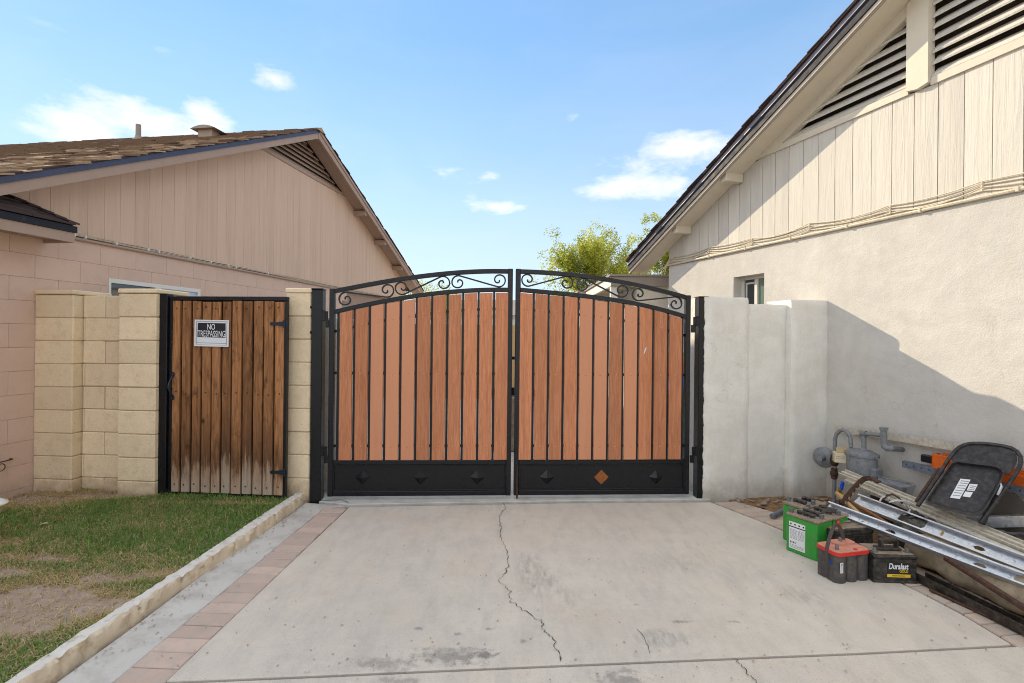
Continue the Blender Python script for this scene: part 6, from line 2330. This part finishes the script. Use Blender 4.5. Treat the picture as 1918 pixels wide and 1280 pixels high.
rail('steel_channel', 'level blue-grey steel channel crossing behind the heap below the folding chair', at(1700, 990, 3.66), at(1918, 986, 3.29), 1.35, [(-.02, 0), (.02, 0), (.02, .004), (-.015, .004), (-.015, .034), (-.013, .036), (-.015, .038), (-.015, .066), (.02, .066), (.02, .07), (-.02, .07)], MT['galv'], 0, 'galvanised steel channels in the heap', 'metal channel')

# rack beams against the wall
a_, b_ = RW(1693, 875, -.09), RW(1918, 927, -.09)
t = rail('rack_beam', 'grey-blue perforated steel beam leaning on the wall beside the folding chair', a_, b_, 1.4, [(-.02, 0), (.02, 0), (.02, .05), (-.02, .05)], MT['plate_grey'], 0, None, 'beam', holes=(-.0204, .026, .006, .055))
a_, b_ = RW(1764, 876, -.055), RW(1918, 912, -.055)
ob = rail('rack_beam', 'bright orange rack beam passing behind the black folding chair', a_, b_, 1.4, [(-.03, 0), (.03, 0), (.03, .105), (-.005, .105), (-.005, .075), (-.03, .070)], MT['orange'], 0, None, 'beam')
Mo = basis(a_, b_)
mb = MB().box(-.03, .07, -.055, -.032, -.035, .10, .003)
mb.box(-.036, -.03, -.055, .03, -.035, .10, .002)
mb.build('bracket', MT['orange'], ob, Mo)
mb = MB().box(-.12, -.04, -.05, -.01, .02, .075, .006)
mb.build('clip', MT['iron'], ob, Mo)


class Flat:
    """a tilted flat thing: photo pixel -> point on its plane"""
    def __init__(s, p0, p1, p2):
        s.p = Vector(p0)
        s.u = (Vector(p1) - s.p).normalized()
        s.n = s.u.cross(Vector(p2) - s.p).normalized()
        if s.n.y > 0:
            s.n = -s.n                               # towards the viewer
        s.v = s.n.cross(s.u)

    def pt(s, px, py, lift=0.0):
        a, b = ray(px, py)
        o = Vector((0, 0, H))
        d = Vector((a, 1, b))
        t = (s.p + s.n * lift - o).dot(s.n) / d.dot(s.n)
        return o + d * t


# ------------------------------------------------------------------ folding chair leaning in the heap
FC = Flat(at(1722, 945, 3.45), at(1838, 968, 3.2), at(1775, 866, 3.55))
ch = thing('folding_chair', 'dark metal folding chair with paper stickers, folded and leaning against the wall', 'chair', spot((FC.pt(1775, 965).x, FC.pt(1775, 965).y, FC.pt(1775, 965).z)))
hoop = [(1719, 948), (1735, 925), (1755, 895), (1772, 868), (1780, 856), (1788, 846), (1797, 838), (1808, 833), (1822, 831), (1840, 831), (1860, 833), (1880, 836), (1895, 840), (1905, 846), (1911, 855), (1912, 866), (1909, 876), (1900, 892), (1880, 920), (1858, 950), (1836, 980)]
MB().tube([FC.pt(x, y, .012) for x, y in hoop], .0125, 8, up=tuple(FC.n)).build('frame', MT['chair'], ch, smooth=True)
leg = [(1716, 940), (1740, 905), (1760, 878)]
MB().tube([FC.pt(x, y, -.03) for x, y in leg], .011, 8, up=tuple(FC.n)).build('leg', MT['rusty_iron'], ch, smooth=True)
leg = [(1876, 905), (1860, 940), (1842, 982)]
MB().tube([FC.pt(x, y, -.02) for x, y in leg], .011, 8, up=tuple(FC.n)).build('leg', MT['chair'], ch, smooth=True)


def plate(pts, l0, l1, F_):
    n = len(pts)
    a = [F_.pt(x, y, l0) for x, y in pts]
    nn = F_.n
    b = [p + nn * (l1 - l0) for p in a]
    return MB().add(a + b, [tuple(range(n)), tuple(range(2 * n - 1, n - 1, -1))] + [(i, (i + 1) % n, (i + 1) % n + n, i + n) for i in range(n)])


backp = [(1782, 861), (1790, 849), (1799, 841), (1810, 836), (1823, 834), (1842, 834), (1862, 836), (1882, 840), (1896, 845), (1904, 852), (1906, 862), (1902, 872), (1890, 890), (1785, 868)]
plate(backp, .004, .010, FC).build('backrest', MT['chair'], ch)
rim = [(1776, 874), (1782, 866), (1792, 863), (1806, 865), (1840, 869), (1868, 873), (1877, 877), (1882, 884), (1880, 892), (1868, 918), (1850, 948), (1838, 964), (1828, 967), (1812, 966), (1780, 958), (1748, 949), (1733, 942), (1734, 936), (1750, 912)]
inr = []
cx_, cy_ = sum(p[0] for p in rim) / len(rim), sum(p[1] for p in rim) / len(rim)
inr = [(cx_ + (x - cx_) * .86, cy_ + (y - cy_) * .86) for x, y in rim]
plate(inr, .014, .016, FC).build('seat', MT['chair'], ch)
n = len(rim)
A1 = [FC.pt(x, y, .018) for x, y in rim]
A2 = [FC.pt(x, y, .042) for x, y in rim]
B2 = [FC.pt(cx_ + (x - cx_) * .95, cy_ + (y - cy_) * .95, .042) for x, y in rim]
B1 = [FC.pt(x, y, .0165) for x, y in inr]
MB().add(A1 + A2 + B2 + B1, [(k * n + i, k * n + (i + 1) % n, (k + 1) * n + (i + 1) % n, (k + 1) * n + i) for k in range(3) for i in range(n)]).build('seat_rim', MT['chair'], ch, smooth=True)
for st in ([(1799, 897), (1818, 899), (1797.5, 935), (1779.5, 932.5)], [(1816.5, 906.5), (1831.5, 908), (1825, 920.5), (1810.5, 919)], [(1808, 921), (1822.5, 922.5), (1817, 932), (1803, 930)]):
    o = plate(st, .0165, .0172, FC).build('sticker', MT['paper'], ch)
mb = MB()
for (x0, y0, x1, y1) in [(1800, 900, 1815, 901.8), (1798, 904, 1813, 905.6), (1795.5, 908.5, 1810, 910), (1793, 913, 1808, 914.5), (1790, 917.5, 1805, 919), (1787.5, 922, 1802, 923.5), (1785, 927, 1799, 928.2), (1818, 909.5, 1829, 911), (1816.5, 912.5, 1827, 914), (1814.5, 916, 1825, 917.3)]:
    q = [FC.pt(x0, y0, .0178), FC.pt(x1, y1, .0178), FC.pt(x1 - .8, y1 + 1.5, .0178), FC.pt(x0 - .8, y0 + 1.5, .0178)]
    mb.add(q, [(0, 1, 2, 3)])
mb.build('print', MT['print_grey'], ch)
MB().tube([FC.pt(1868, 928, .02), FC.pt(1876, 912, .03), FC.pt(1873, 905, .03)], .008, 6).build('hinge_arm', MT['galv'], ch, smooth=True)

# brown table leaf leaning behind the chair
pa_ = RW(1825, 985, -.17)
FP = Flat(RW(1825, 985, -.16), RW(1950, 1000, -.16), RW(1840, 900, -.10))
tb = thing('table_leaf', 'dark brown panel with a rounded corner leaning behind the chair under the orange beam', 'panel', spot((pa_.x, pa_.y, 0)))
plate([(1822, 1000), (1840, 935), (1850, 920), (1868, 916), (1890, 920), (1908, 930), (1925, 950), (1945, 985), (1950, 1010)], -.02, .0, FP).build('leaf', MT['panel_brown'], tb)

# shiny steel tray standing behind the rails
q = RW(1662, 912, -.30)
tyr = thing('steel_tray', 'shiny shallow steel tray propped behind the rails near the gas meter', 'tray', spot((q.x, q.y, 0)))
MT_ = Matrix.Translation(RW(1664, 930, -.28)) @ Matrix.Rotation(math.atan2(RH.d.y, RH.d.x) + .25, 4, 'Z')
mb = MB()
o1 = rrect(-.15, .15, -.10, .10, .03)
o2 = rrect(-.13, .13, -.08, .08, .025)
n = len(o1)
mb.add([(x, y, .12) for x, y in o1] + [(x, y, .105) for x, y in o1] + [(x * .97, y * .97, .0) for x, y in o2] + [(x, y, .115) for x, y in o2],
       [(i, (i + 1) % n, (i + 1) % n + n, i + n) for i in range(n)] + [(i + n, (i + 1) % n + n, (i + 1) % n + 2 * n, i + 2 * n) for i in range(n)] + [(i, i + 3 * n, (i + 1) % n + 3 * n, (i + 1) % n) for i in range(n)] + [tuple(range(2 * n, 3 * n))])
mb.build('pan', MT['galv'], tyr, MT_, smooth=True)
MB().box(-.1, .1, -.06, .06, -.33, -.003).build('stand', MT['bronze'], tyr, MT_)

# bent dark strap iron hooked over the rails
si = thing('strap_iron', 'bent dark slotted iron strap hooked over the cream rails', 'metal strap', spot((at(1580, 945, 3.8).x, 3.8, 0)))
pth = [at(1577, 944, 3.75), at(1590, 927, 3.78), at(1602, 912, 3.80), at(1612, 902, 3.82), at(1619, 897, 3.83), at(1628, 896, 3.80), at(1638, 899, 3.74), at(1647, 904, 3.70)]
MB().sweep([(-.018, -.005), (.018, -.005), (.018, .005), (-.018, .005)], pth, up=(0, -1, .3)).build('strap', MT['rusty_iron'], si, smooth=True)
mb = MB()
for k in range(5):
    p = pth[0].lerp(pth[3], (k + .5) / 5.2)
    mb.box(p.x - .006, p.x + .006, p.y - .022, p.y - .019, p.z - .009, p.z + .009)
mb.build('slot', MT['cloth_tan'], si)

# pale cable thrown over the rails
cb = thing('loose_cable', 'loop of grey-white cable tangled on the steel channels', 'cable', spot((at(1680, 950, 3.5).x, 3.5, 0)))
cp = [(1648, 939), (1652, 932), (1660, 930), (1668, 934), (1676, 939), (1685, 942), (1694, 948), (1700, 955), (1699, 948), (1692, 940), (1682, 936), (1672, 938), (1665, 941), (1680, 938), (1694, 939), (1703, 945), (1705, 954), (1700, 963), (1692, 966)]
MB().tube([at(x, y, 3.60 - .004 * i) for i, (x, y) in enumerate(cp)], .0055, 6).build('cord', MT['white_hose'], cb, smooth=True)
MB().tube([at(1655, 936, 3.59), at(1662, 928, 3.59), at(1672, 926, 3.58), at(1684, 933, 3.57), at(1690, 944, 3.55)], .007, 6).build('dark_cord', MT['rusty_iron'], cb, smooth=True)


# dark hose and sticks in the tangle
hs = thing('black_hose', 'black rubber hose looped under the ridged rail beside the loose cable', 'hose', spot((at(1710, 960, 3.5).x, 3.5, 0)))
hpath = [(1688, 975), (1700, 968), (1716, 960), (1732, 964), (1738, 974), (1728, 982), (1712, 978), (1706, 970), (1716, 964), (1734, 970), (1750, 984), (1772, 996)]
MB().tube([at(x, y, 3.52 - .006 * k) for k, (x, y) in enumerate(hpath)], .013, 8).build('hose', MT['black_plastic'], hs, smooth=True)
rail('wood_stick', 'thin weathered wooden stick poking out left of the steel channels by the meter pipe', at(1566, 925, 3.9), at(1612, 968, 3.62), 1.1, [(-.012, 0), (.012, 0), (.012, .018), (-.012, .018)], MT['tan_wood'], 0, None, 'stick')
g0, g1 = G(1446, 972), G(1500, 950)
rail('dark_pipe', 'short dark pipe lying on the dirt behind the green batteries', g0 + Vector((0, 0, .02)), g1 + Vector((0, 0, .05)), 1.2, [(.02 * cos(a * pi / 5), .02 * sin(a * pi / 5)) for a in range(10)], MT['plate_grey'], 0, None, 'pipe')

# ------------------------------------------------------------------ cloth things in the heap
def lump(name, label, cat, path, rx, rz, m, seed, amp=.03, fold=9.0):
    t = thing(name, label, cat, spot((path[0][0], path[0][1], 0)))
    n, k = 60, 26
    mb = MB()
    P = [Vector(p) for p in path]
    vs = []
    for i in range(n + 1):
        u = i / n
        c = along(P, min(u, .9999))
        d = (along(P, min(u + .01, .9999)) - along(P, max(u - .01, 0))).normalized()
        s = Vector((d.y, -d.x, 0)).normalized()
        e = min(1, sin(pi * min(u, 1 - u) * 6) if min(u, 1 - u) < 1 / 12 else 1)
        for j in range(k):
            a = 2 * pi * j / k
            rr = (.35 + .65 * e) * (1 + amp * 6 * mnoise.fractal(Vector((u * fold, cos(a) * 1.2 + seed, sin(a) * 1.2)), 1, 2, 4))
            z = rz * sin(a) * rr
            vs.append((c.x + s.x * rx * cos(a) * rr, c.y + s.y * rx * cos(a) * rr, max(c.z + z, -.01)))
    fs = [(i * k + j, i * k + (j + 1) % k, (i + 1) * k + (j + 1) % k, (i + 1) * k + j) for i in range(n) for j in range(k)]
    fs += [tuple(range(k)), tuple(range(n * k, n * k + k))]
    mb.add(vs, fs)
    mb.build('cloth', m, t, smooth='all')
    return t


q0, q1 = G(1740, 1082), G(1918, 1178)
lump('canvas_roll', 'dusty tan canvas roll lying under the steel channels along the ground', 'canvas roll', [(q0.x + .10, q0.y + .28, .10), (q0.x + .13, q0.y + .05, .10), (q1.x + .18, q1.y + .1, .10), (q1.x + .25, q1.y - .6, .10)], .13, .105, MT['cloth_tan'], 3)
q = at(1885, 1035, 3.13)
lump('cushion', 'golden brown rumpled cushion between the ridged rail and the steel channels', 'cushion', [(q.x - .22, q.y + .28, .13), (q.x + .02, q.y + .02, .13), (q.x + .2, q.y - .35, .13)], .16, .125, MT['cloth_gold'], 7, .035, 14)
q = at(1725, 970, 3.45)
lump('dark_bag', 'dark brown bundle under the ridged rail at the foot of the chair', 'bag', [(q.x - .12, q.y + .1, .12), (q.x + .18, q.y - .08, .12), (q.x + .55, q.y - .35, .10)], .12, .15, MT['bronze'], 11, .03, 8)

# ------------------------------------------------------------------ small things on and by the lawn
def fallen_leaf(label, px, py, m, L, rz):
    p = G(px, py, LZ + .012)
    t = thing('fallen_leaf', label, 'leaf', spot(p, rz))
    vs = []
    for i in range(6):
        u = i / 5
        w_ = L * .3 * sin(pi * (u * .92 + .04))
        vs += [(L * (u - .5), -w_, .012 * (1 - 2 * abs(u - .5)) + .006), (L * (u - .5), 0, .006 * u + .003), (L * (u - .5), w_, .016 * u + .004)]
    MB().add(vs, [(i * 3 + j, i * 3 + j + 1, i * 3 + j + 4, i * 3 + j + 3) for i in range(5) for j in range(2)]).build('blade', m, t, spot(p, rz), smooth='all')


fallen_leaf('pale tan dry leaf lying on the green grass left of the gate', 79, 985, MT['cardboard'], .06, .9)
fallen_leaf('red-orange dry leaf on the grass, right of the pale tan leaf', 108, 978, MT['rust'], .055, .5)
pp = at(-14, 955, 3.45)
pt = thing('planter', 'cream rounded plastic pot just entering the picture at the left edge of the lawn', 'pot', spot((pp.x, pp.y, LZ)))
mb = MB().lathe([(0, -.16), (.02, -.16), (.045, -.05), (.066, .02), (.074, .026), (.074, .034), (.066, .036), (.058, .02), (0, .0)], (0, 0, 0), 'Z', 20)
mb.xf(Matrix.Translation((pp.x, pp.y, pp.z + .02)) @ Matrix.Rotation(R(12), 4, 'Y'))
mb.build('bowl', MT['pot'], pt, smooth=True)
MB().tube([(pp.x, pp.y, LZ - .01), (pp.x, pp.y, pp.z - .12)], .03, 10).build('foot', MT['bronze'], pt)
mb = MB().lathe([(.064, .024), (.064, .032), (.04, .050), (0, .055)], (0, 0, 0), 'Z', 16)
mb.xf(Matrix.Translation((pp.x, pp.y, pp.z + .02)) @ Matrix.Rotation(R(12), 4, 'Y'))
mb.build('filling', MT['sign_white'], pt, smooth=True)
